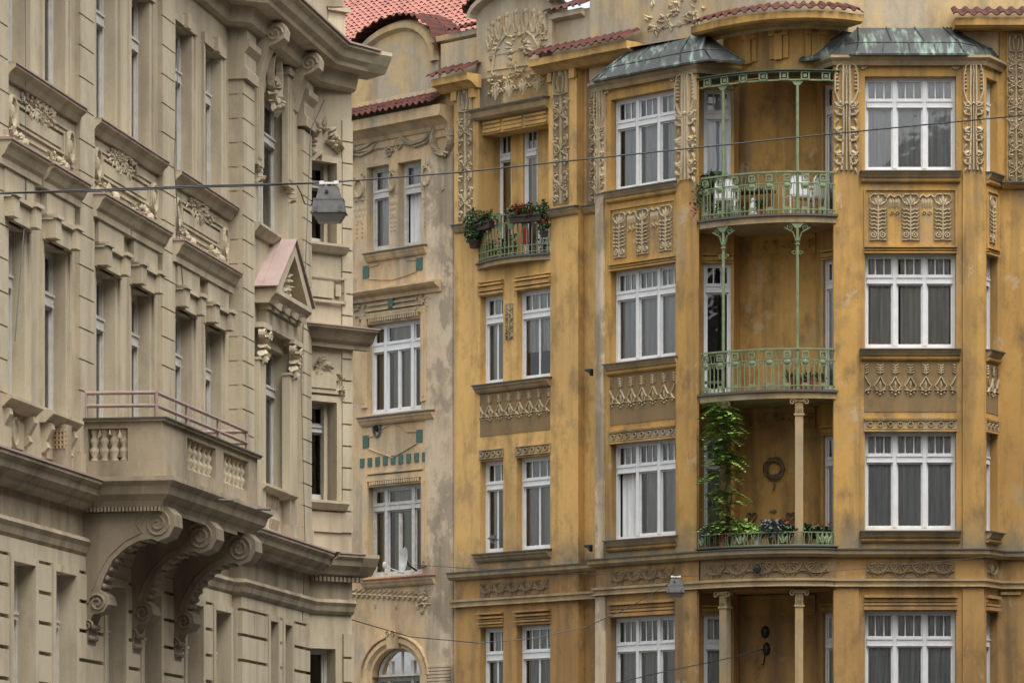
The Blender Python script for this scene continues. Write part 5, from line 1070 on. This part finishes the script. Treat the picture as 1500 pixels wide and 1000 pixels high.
wire([P3(-480,298,39.3),P3(0,283.5,39.1),P3(150,280,39.1),P3(300,274,39.1),P3(380,272,39.1),P3(470,268,39.05)],.008,'short black supply cable running beside the main wire to the larger lamp')
wire([LF.w(LF.U(360,.2),.2,LF.Z(360,810,.2)),P3(440,872,67),P3(515,907,70),P3(600,932,73),P3(700,941,74),P3(780,935,74.5),P3(860,917,75),P3(920,890,75),P3(983,852,75)],.009,'sagging wire from the beige building up to the smaller lamp')
wire([HA.w(HA.U(612),.1,HA.Z(612,827)),P3(780,838,80),P3(980,843.5,75),P3(1200,838,77),P3(1480,812,79),P3(1900,770,80)],.007,'thin level wire along the carved frieze through the smaller lamp clamp')
wire([BW.w(BW.U(1121),.1,BW.Z(1121,950)),P3(1060,965,77),P3(960,986,70),P3(860,1010,62),P3(600,1090,50)],.01,'lower wire rising to the iron anchor in the corner recess')
# ================================================================ SMALL THINGS ON THE BUILDINGS
def leaves(mb,c,rad,n,size,q,mi=0,droop=0):
    for i in range(n):
        while True:
            p=V((q.uniform(-1,1),q.uniform(-1,1),q.uniform(-1,1)))
            if p.length<1: break
        p=V((p.x*rad[0],p.y*rad[1],p.z*rad[2]))+V(c); d=V((q.uniform(-1,1),q.uniform(-1,1),q.uniform(-.8,.6)-droop)).normalized(); e=d.cross(V((q.uniform(-1,1),q.uniform(-1,1),1))).normalized(); L=size*q.uniform(.6,1.3); w=L*.36
        nn=d.cross(e)*L*.12
        mb.add([p,p+d*L*.5+e*w+nn,p+d*L,p+d*L*.5-e*w+nn,p+d*L*.5],[(0,1,4),(1,2,4),(2,3,4),(3,0,4)],mi)
def stems(mb,c,rad,n,h,q,mi):
    for i in range(n):
        a=V(c)+V((q.uniform(-.4,.4)*rad[0],q.uniform(-.4,.4)*rad[1],0)); b=V(c)+V((q.uniform(-1,1)*rad[0],q.uniform(-1,1)*rad[1],h*q.uniform(.5,1))); mb.tube([a,(a+b)/2+V((0,0,h*.1)),b],.006,4,mi)
def pot(mb,c,r,h,mi): mb.lathe((c[0],c[1]),[(r*.7,c[2]),(r*.98,c[2]+h*.85),(r*1.1,c[2]+h*.86),(r*1.1,c[2]+h),(r*.9,c[2]+h),(r*.85,c[2]+h*.9)],12,mi)
def plant(name,lab,cat,c,r,h,potm,leafm,n,size,seed,flow=None,nf=0,group=None,trough=None,fr=None,u=0,o=0,rz=None,droop=0):
    q=random.Random(seed); t=thing(name,lab,cat,c,group); s=MB()
    if trough:
        z=c[2]; l=trough/2; k=.08
        s.add([fr.w(u+x*(l if zz else l*.94),o+y*(k if zz else k*.8),z+zz*h) for zz in (0,1) for x,y in ((-1,-1),(1,-1),(1,1),(-1,1))],[(0,1,5,4),(1,2,6,5),(2,3,7,6),(3,0,4,7),(3,2,1,0)]); s.box(fr,u-l*1.02,u+l*1.02,o+k,o+k+.015,z+h-.03,z+h)
        s.build('trough',potm,t); s=MB()
        for j in range(5):
            b=fr.w(u+l*(j-2)*.45,o,z+h); stems(s,b,(.1,.1),6,r,q,0); leaves(s,b+V((0,0,r*.45)),(.17,.14,rz or r*.6),n//5,size,q,0,droop)
    else:
        pot(s,c,r*.55,h,0); s.build('pot',potm,t); s=MB(); b=V(c)+V((0,0,h)); stems(s,b,(r,r),10,r*1.4,q,0); leaves(s,b+V((0,0,(rz or r)*.8)),(r,r,rz or r),n,size,q,0,droop)
    s.build('foliage',leafm,t)
    if flow:
        s=MB()
        for j in range(nf):
            b=(fr.w(u+q.uniform(-1,1)*trough/2,o+q.uniform(0,.16),c[2]+h+r*q.uniform(.2,1.1)) if trough else V(c)+V((q.uniform(-r,r),q.uniform(-r,0),h+r*q.uniform(.4,1.7))))
            leaves(s,b,(.03,.03,.03),9,.05,q,0)
        s.build('flowers',flow,t)
    return t
# wing balcony
u=LC.len*.25; zb_=LC.w(0,0,0).z; zB1=zb
plant('flower_box','brown trough of orange and green flowers hung on the left of the small balcony rail','flower box',tuple(LC.w(u,.09,zr-.28)),.2,.15,M['brn'],M['leaf'],240,.09,1,M['terra'],7,'flower boxes on the small balcony',.55,LC,u,.09,.16)
u=LC.len*.78
plant('flower_box','brown trough of red geraniums hung on the right of the small balcony rail','flower box',tuple(LC.w(u,.09,zr-.26)),.22,.15,M['brn'],M['leaf'],330,.09,2,M['red'],16,'flower boxes on the small balcony',.75,LC,u,.09,.17)
c=LC.w(.1,.1,zr-.62); plant('hanging_plant','dense dark green trailing plant at the left end of the small balcony','plant',tuple(c),.26,.16,M['brn'],M['leaf'],950,.075,3,None,0,rz=.42,droop=.8)
c=LC.w(LC.len-.12,.02,zB1+.35); plant('hanging_plant','loose green climber at the right end of the small balcony','plant',tuple(c),.16,.12,M['brn'],M['leaf'],260,.08,4,M['red'],3,rz=.4,droop=.4)
for k,(f,r_) in enumerate(((.12,.11),(.22,.13),(.36,.1),(.55,.09),(.9,.12))):
    c=LC.w(LC.len*f,-.2,zB1); plant('potted_plant',('small terracotta pot with a low plant at the left corner of the small balcony floor','terracotta pot with a bushy plant under the left flower box','little pot with a few leaves left of the middle of the small balcony floor','tiny pot with a sprig near the middle of the small balcony floor','terracotta pot with a leafy plant at the right end of the small balcony floor')[k],'plant',tuple(c),r_,.15,M['terra'],M['leaf'],90,.07,10+k,rz=.2,group='pots on the small balcony floor')
s=MB(); f=Fr(W1.xy(W1.U(757),-.25),W1.d); z=zB1
s.ext(f,[(-.11,z+.34),(.1,z+.3),(.09,z+.62),(.06,z+.78),(-.07,z+.78),(-.1,z+.6)],-.02,.02); o=s.build('hanging_towel',M['red']); tag(o,'red towel hanging behind the rail of the small wing balcony','towel')
s=MB(); z=zB1+.02; f=Fr(W1.xy(W1.U(786),-.3),W1.d)
s.box(f,-.25,.25,-.06,.0,z,z+.66); s.box(f,-.27,.27,-.08,.02,z+.66,z+.7); s.box(f,-.2,-.02,0,.015,z+.08,z+.58); s.box(f,.02,.2,0,.015,z+.08,z+.58); tag(s.build('balcony_cabinet',M['white']),'low white cabinet behind the right half of the small balcony railing','cabinet')
# upper corner balcony
zt=zS[0]
def ac(x,o): return AC.w(uAt(x),o,0)
def plc(x,Y): return pxy(x,Y)
c=BL.w(BL.U(1046),.22,zt+.55)
plant('potted_plant','bushy green plant in front of the left door window of the top corner balcony','plant',tuple(c),.3,.2,M['brn'],M['leaf'],520,.09,21,rz=.2)
def chair(x,Y,lab,yaw):
    p=pxy(x,Y); t=thing('garden_chair',lab,'chair',(p[0],p[1],zt),'white plastic chairs on the top corner balcony'); f=Fr(p,(cos(yaw),sin(yaw))); z=zt+.03
    s=MB(); s.box(f,-.22,.22,-.22,.2,z+.42,z+.45); s.build('seat',M['white'],t)
    s=MB(); P=[(-.22,z+.45),(.22,z+.45),(.2,z+.8),(.12,z+.88),(-.12,z+.88),(-.2,z+.8)]; s.ext(f,P,-.23,-.2); s.build('backrest',M['white'],t)
    for x in (-.2,.2):
        for y in (-.2,.18): s=MB(); a=f.w(x,y,0); s.lathe((a.x,a.y),[(.02,z),(.02,z+.42)],6); s.build('leg',M['white'],t)
    for x in (-.22,.22): s=MB(); s.box(f,x-.02,x+.02,-.2,.16,z+.62,z+.65); s.box(f,x-.02,x+.02,.12,.16,z+.45,z+.62); s.build('armrest',M['white'],t)
chair(1166,80.55,'white plastic garden chair standing left of the right door on the top corner balcony',pi+.3); chair(1188,80.75,'white plastic garden chair nearest the right door of the top corner balcony',pi+.9); chair(1064,81.0,'white plastic garden chair at the shaded left end of the top corner balcony',pi-.2)
p=pxy(1095,81.3); t=thing('garden_table','low dark garden table in the middle of the top corner balcony','table',(p[0],p[1],zt)); f=BW; s=MB()
a=BW.U(1062); b=BW.U(1140); s.box(BW,max(.0,a),b,.15,.6,zt+.7,zt+.75); s.build('tabletop',M['brn'],t)
for x in (max(.0,a)+.05,b-.05):
    for y in (.2,.55): s=MB(); q_=BW.w(x,y,0); s.lathe((q_.x,q_.y),[(.022,zt+.02),(.022,zt+.7)],6); s.build('leg',M['brn'],t)
s=MB(); c=AC.w(uAt(1099),-.2,zt); s.lathe((c.x,c.y),[(.1,zt),(.1,zt+.08),(.06,zt+.12),(.075,zt+.2),(.055,zt+.28),(.03,zt+.31)],10); s.ball((c.x,c.y,zt+.35),.05); tag(s.build('garden_figurine',M['white']),'small pale garden figurine standing behind the railing of the top corner balcony','figurine')
for k,(x,r_,lab) in enumerate(((1036,.13,'terracotta pot with red leaves at the left end of the top corner balcony'),(1050,.15,'long low planter box of withered stems at left on the top corner balcony'),(1110,.1,'small clay pot beside the figurine on the top corner balcony'))):
    c=AC.w(uAt(x),-.2,zt+.02)
    if k==1: plant('planter',lab,'planter',tuple(c),.12,.16,M['gal'],M['leafg'],40,.05,30,None,0,None,.6,AC,uAt(x)+.2,-.22)
    else: plant('potted_plant',lab,'plant',tuple(c),r_,.16,M['terra'],M['leaf'],70,.06,31+k,M['red'] if k==0 else None,5)
c=AC.w(.02,.06,zS[0]+.55); s=MB(); q=random.Random(5); leaves(s,c,(.12,.1,.3),70,.07,q,0); leaves(s,c+V((-.1,0,-.3)),(.1,.06,.15),22,.07,q,1); o=s.build('creeper',[M['leaf'],M['red']]); tag(o,'thin creeper with reddening leaves on the left end of the top railing','plant')
# middle corner balcony
zt=zS[1]
for k,(x,r_,lab) in enumerate(((1158,.13,'empty looking terracotta pot left of the longer trough on the middle corner balcony'),(1190,.15,'terracotta pot with a low plant next to the right door of the middle corner balcony'),(1206,.12,'small terracotta pot at the far right end of the middle corner balcony'))):
    c=AC.w(min(LA-.12,uAt(x)),-.22,zt+.02); plant('potted_plant',lab,'plant',tuple(c),r_,.26,M['terra'],M['leaf'],60,.05,40+k,rz=.06,group='terracotta pots on the middle corner balcony')
c=AC.w(uAt(1175),-.3,zt+.02); plant('planter','reddish long trough with sparse plants behind the middle corner railing','planter',tuple(c),.12,.24,M['terra'],M['leaf'],70,.06,44,None,0,None,.6,AC,uAt(1175),-.3)
s=MB(); a=BL.U(1046); s.box(BL,a-.2,a+.2,.1,.3,zt+.3,zt+.34); tag(s.build('laundry_rack',M['gal']),'small grey clothes rack by the left door of the middle corner balcony','rack')
for k in range(6): pass
# planter of the first corner balcony
z=zf(799)
sp=[('silver_plant','silver leaved plant at the left end of the low planter balustrade',1032,.2,M['leafg'],None,0),('flower_plant','red flowering plant spilling over the left part of the planter balustrade',1052,.22,M['leaf'],M['red'],12),('leafy_plant','bright green bushy plant left of the middle of the planter',1082,.28,M['leafb'],None,0),('grey_succulent','blue grey spiky plant in the middle of the planter',1133,.27,M['leafg'],None,0),('flower_plant','red geranium to the right of the grey spiky plant',1150,.22,M['leaf'],M['red'],9),('leafy_plant','dark low plant beside the right column of the planter',1186,.18,M['leaf'],M['red'],2),('leafy_plant','small dark plant at the right end of the planter',1208,.16,M['leaf'],M['red'],2),('leafy_plant','pale green small plant in the white pot of the planter',1107,.15,M['leafb'],None,0)]
for k,(nm,lab,x,r_,lm,fl,nf) in enumerate(sp):
    c=AC.w(min(LA-.15,max(.15,uAt(x))),-.18,z+.0); plant(nm,lab,'plant',tuple(c),r_,.2,M['terra'] if k!=7 else M['white'],lm,int(1500*r_),.1 if k!=3 else .13,60+k,fl,nf,'plants behind the low planter balustrade',rz=r_*.7)
c=AC.w(.45,.12,z-.02); s=MB(); q=random.Random(9)
for k in range(12): leaves(s,AC.w(.15+.55*q.random(),.08+.06*q.random(),z+q.uniform(-.12,.25)),(.03,.03,.03),9,.05,q)
o=s.build('trailing_flowers',M['red']); tag(o,'red flowers trailing over the left end of the planter balustrade','flowers')
# wisteria on the left column
t=thing('climbing_vine','bright green vine climbing the left stone column below the middle balcony','climbing plant',tuple(AC.w(uAt(1060),.0,z)))
q=random.Random(12); u1=uAt(1057); s=MB(); P=[AC.w(u1+.1+.08*sin(k*1.3),-.03+.03*cos(k*2),z+k*.26) for k in range(12)]; s.tube(P,.02,6,0,.01); s.tube([AC.w(u1+.22+.03*sin(k*2),-.02,z+k*.26) for k in range(9)],.013,5); s.build('stem',M['wood'],t)
s=MB()
def frond(base,d,L):
    n=7; d=d.normalized(); sd=d.cross(V((0,0,1))).normalized()
    for k in range(1,n+1):
        p=base+d*L*k/n+V((0,0,-.5*L*(k/n)**2))
        for sg in (-1,1):
            e=(sd*sg+d*.55+V((0,0,-.35))).normalized(); l=L*.42*q.uniform(.8,1.2)*(1.05-.5*abs(k/n-.45)); w=sd.cross(e).normalized().cross(e)*l*.22 if False else e.cross(V((q.uniform(-.3,.3),q.uniform(-.3,.3),1))).normalized()*l*.22
            s.add([p,p+e*l*.45+w,p+e*l,p+e*l*.45-w],[(0,1,2),(0,2,3)])
for k in range(290):
    h=q.random(); zz=zf(775)+(zf(590)-zf(775))*h; wd=.1+.24*sin(pi*min(1,.15+h*.9))+(.1 if .55<h<.9 else 0)
    if h<.3 and q.random()<.5: continue
    if .33<h<.42 and q.random()<.6: continue
    b=AC.w(max(.02,u1+.05+q.gauss(0,.33)*wd),q.uniform(-.05,.1),zz); d=V((q.uniform(-1,1),q.uniform(-1,.1),q.uniform(-.1,.7))); frond(b,d,q.uniform(.24,.46))
s.build('foliage',M['leafb'],t)
# wall decorations in the recess
s=MB(); c=(BW.U(1135),BW.Z(1135,686)); q=random.Random(4)
for k in range(7):
    r0=.19+.035*q.uniform(-1,1); ph=q.uniform(0,6); s.tube([BW.w(c[0]+(r0+.02*sin(3*a+ph))*cos(a),.06+.03*sin(4*a+ph),c[1]+(r0+.02*sin(3*a+ph))*sin(a)) for a in [2*pi*j/24 for j in range(25)]],.022,5)
s.tube([BW.w(c[0],.05,c[1]-.18),BW.w(c[0]+.02,.06,c[1]-.36),BW.w(c[0]-.02,.05,c[1]-.46)],.02); s.tube([BW.w(c[0]+.03,.05,c[1]-.18),BW.w(c[0]-.01,.06,c[1]-.4)],.02); s.tube([BW.w(c[0],.02,c[1]+.2),BW.w(c[0]+.02,.02,c[1]+.36)],.006)
tag(s.build('twig_wreath',M['wood']),'round wreath of brown twigs hung on the recess wall under the middle balcony','wreath')
for x,lab in ((1103,'brown twig heart hung low on the recess wall, left of the wreath'),(1160,'brown twig heart hung low on the recess wall, behind the right column')):
    s=MB(); u=BW.U(x); z0=BW.Z(x,756)
    for k in range(3): s.tube([BW.w(u+(.085+.01*k)*(sin(a)**3)*1.05,.04+.012*k,z0+.0065*(13*cos(a)-5*cos(2*a)-2*cos(3*a)-cos(4*a))*.95) for a in [2*pi*j/24 for j in range(25)]],.016,5)
    tag(s.build('twig_heart',M['wood']),lab,'wreath','twig hearts on the recess wall')
s=MB(); u=BW.U(1135); z0=BW.Z(1135,748); s.ext(BW,[(u-.07,z0),(u-.04,z0+.025),(u+.02,z0+.03),(u+.06,z0),(u+.02,z0-.03),(u-.04,z0-.025)],.02,.05); s.ext(BW,[(u-.06,z0),(u-.1,z0+.03),(u-.1,z0-.03)],.02,.04); tag(s.build('wall_fish',M['gal']),'small grey fish shaped ornament on the recess wall below the wreath','ornament')
# satellite dish on the peach house sill
c=HA.w(HA.U(611),.42,HA.Z(611,818,.42)); t=thing('satellite_dish','white satellite dish clamped on the reddish sill of the peach house','satellite dish',tuple(c)); s=MB(); d=V((-.93,-.36,.1)).normalized(); a=d.cross(V((0,0,1))).normalized(); b=a.cross(d); n=20
vs=[c-d*.06]+[c-d*(.06*(1-r*r))+(a*cos(2*pi*k/n)*.27+b*sin(2*pi*k/n)*.29)*r for r in (.5,1) for k in range(n)]
s.add(vs,[(0,1+k,1+(k+1)%n) for k in range(n)]+[(1+k,1+n+k,1+n+(k+1)%n,1+(k+1)%n) for k in range(n)]); s.build('dish',M['wht2'],t,True)
s=MB(); e=c+d*.45-V((0,0,.2)); s.tube([c-V((0,0,.3)),e],.014); s.build('arm',M['wht2'],t); s=MB(); s.lathe((e.x,e.y),[(.03,e.z-.04),(.045,e.z),(.045,e.z+.07),(.02,e.z+.1)],8); s.build('receiver',M['wht2'],t)
s=MB(); s.tube([c-d*.07,c-d*.12-V((0,0,.1)),HA.w(HA.U(613),.05,HA.Z(613,835,.1))],.02); s.build('mount',M['iron'],t)
# camera like vent in the apron, bracket beside wing window
s=MB(); u=HA.U(553); z0=HA.Z(553,629); s.ring(HA,u,z0,.11,.06,0,.05,0,10,.16); s.dome(HA,u+.01,z0+.02,.08,0,.1,1); s.tube([HA.w(u,.05,z0+.02),HA.w(u+.03,.18,z0+.06)],.035,8,1); tag(s.build('wall_vent',[M['gal'],M['iron']]),'round grey flue outlet with a black nozzle under the middle peach house window','vent')
s=MB(); u=W1.U(727,-.1); z0=W1.Z(727,790,-.1); s.tube([W1.w(u,-.15,z0),W1.w(u+.1,.25,z0),W1.w(u+.35,.35,z0+.01)],.018,6); s.box(W1,u+.28,u+.4,.3,.38,z0-.03,z0+.05); s.box(W1,u+.3,u+.35,.32,.36,z0-.12,z0-.03); tag(s.build('window_bracket',M['gal']),'short grey bracket arm sticking out of the lower left wing window','bracket')
s=MB(); u=LA*.4; z0=zf(833)
c=AC.w(uAt(1110),.02,z0); s.ball(c,.08); s.tube([c,c+V((0,-.12,-.02))],.05,8); tag(s.build('wall_spout',M['iron']),'stubby black iron spout on the curved frieze above the lower recess','spout')
# flower pots seen through the stone balcony
for k,f_ in enumerate((.45,.62)):
    c=LF.w(ub0+.42,.25+.5*f_,bz); s=MB(); pot(s,c,.09,.3,0); tag(s.build('garden_pot',M['grnd']),('dark green pot behind the left balusters of the stone balcony','dark green pot behind the right balusters of the stone balcony')[k],'pot','dark pots on the stone balcony')
s=MB(); c=LF.w(uR0+.6,-.2,zEv+.83); q=random.Random(3); c=CH.w(.55,-.5,zEv+.9); leaves(s,c+V((0,0,.1)),(.3,.2,.15),160,.1,q); tag(s.build('roof_plant',M['leaf']),'green plant on the roof terrace behind the pinkish railing','plant')
# ================================================================ GROUND, LIGHT, CAMERA
def struct(name,mb,m): o=mb.build(name,m); o['kind']='structure'; return o
s=MB(); s.quad((-900,-300,0),(900,-300,0),(900,1500,0),(-900,1500,0)); struct('ground',s,M['road'])
def row(name,lab,p,d,L,hh):  # unseen house row, added to shade the lower storeys
    t=thing(name,lab,'building',(p[0],p[1],0)); f=Fr(p,d); s=MB(); hs=[(u+.9,u+2.1,z,z+2.1,.2) for u in [3*k for k in range(int(L/3))] for z in [4.5+3.9*j for j in range(int((hh-5)/3.9))]]
    wallh(s,f,0,L,0,hh,0,hs,room=.3); s.box(f,0,L,-9,-1,0,hh); s.prof(f,[(-9,hh),(.5,hh),(.4,hh-.4),(-9,hh-.4)],0,L); s.build('wall',[M['facing'],M['dark']],t)
M['facing']=stucco('dark_brown_stucco',(.2,.16,.115),(.17,.13,.09),(.13,.1,.07))  # kept dark so the added houses bounce little light
row('shading_house','long dark row house added out of view on the right to shade the lower facades',(22.3,78),(-.18,-.984),118,25)
row('shading_house','long dark row house added unseen behind the viewer to cut low light',(16,-24),(-1,0),60,14)
s=MB(); s.add([V((x,y,.004)) for x,y in ((-3.2,-120),(9,-120),(14,60),(40,76),(40,79),(6,77),(0.5,82),(-2.2,62))],[tuple(range(8))]); struct('road',s,M['road'])
s=MB(); s.add([V((x,y,z)) for z in (.13,0) for x,y in ((-16,-120),(-3.2,-120),(-2.2,62),(-2.5,66),(-5,66))],[(0,1,2,3,4)]+[(k,(k+1)%5,5+(k+1)%5,5+k) for k in range(5)]); struct('pavement',s,M['pave'])
w=bpy.data.worlds.new('World'); S.world=w; w.use_nodes=True; nt=w.node_tree; bg=nt.nodes['Background']; sk=nt.nodes.new('ShaderNodeTexSky'); sk.sky_type='NISHITA'; sk.sun_disc=False
EL,AZ=math.radians(62),math.radians(143)
sk.sun_elevation=EL; sk.sun_rotation=AZ; sk.air_density=1; sk.dust_density=3; sk.ozone_density=1
hs=nt.nodes.new('ShaderNodeHueSaturation'); hs.inputs['Saturation'].default_value=.2; nt.links.new(sk.outputs[0],hs.inputs['Color']); tc=nt.nodes.new('ShaderNodeTexCoord'); sz=nt.nodes.new('ShaderNodeSeparateXYZ'); nt.links.new(tc.outputs['Generated'],sz.inputs[0])
ov=nt.nodes.new('ShaderNodeMapRange'); ov.inputs['From Min'].default_value=0; ov.inputs['From Max'].default_value=1; ov.inputs['To Min'].default_value=.55; ov.inputs['To Max'].default_value=1.7; nt.links.new(sz.outputs['Z'],ov.inputs['Value'])
vm=nt.nodes.new('ShaderNodeVectorMath'); vm.operation='SCALE'; nt.links.new(hs.outputs[0],vm.inputs[0]); nt.links.new(ov.outputs[0],vm.inputs['Scale']); nt.links.new(vm.outputs[0],bg.inputs[0]); bg.inputs[1].default_value=SKY
sun=bpy.data.lights.new('sun','SUN'); sun.energy=SUN; sun.angle=math.radians(60); sun.color=(1,.95,.87); so=bpy.data.objects.new('sun',sun); COL.objects.link(so)
d=V((sin(AZ)*cos(EL),cos(AZ)*cos(EL),sin(EL))); so.rotation_euler=d.to_track_quat('Z','Y').to_euler(); so.location=(20,-20,40)
cam=bpy.data.cameras.new('camera'); cam.sensor_width=36; cam.lens=36*FP/1500; cam.shift_y=(HY-500)/1500; cam.clip_end=3000; cam.clip_start=.5
co=bpy.data.objects.new('camera',cam); COL.objects.link(co); co.location=(0,0,CZ); co.rotation_euler=(pi/2,0,0); S.camera=co
vs=S.view_settings; vs.view_transform='Standard'; vs.look='None'; vs.exposure=EXPO; vs.gamma=1
S.render.engine='CYCLES'; S.cycles.max_bounces=6; S.cycles.diffuse_bounces=2; S.cycles.transparent_max_bounces=8
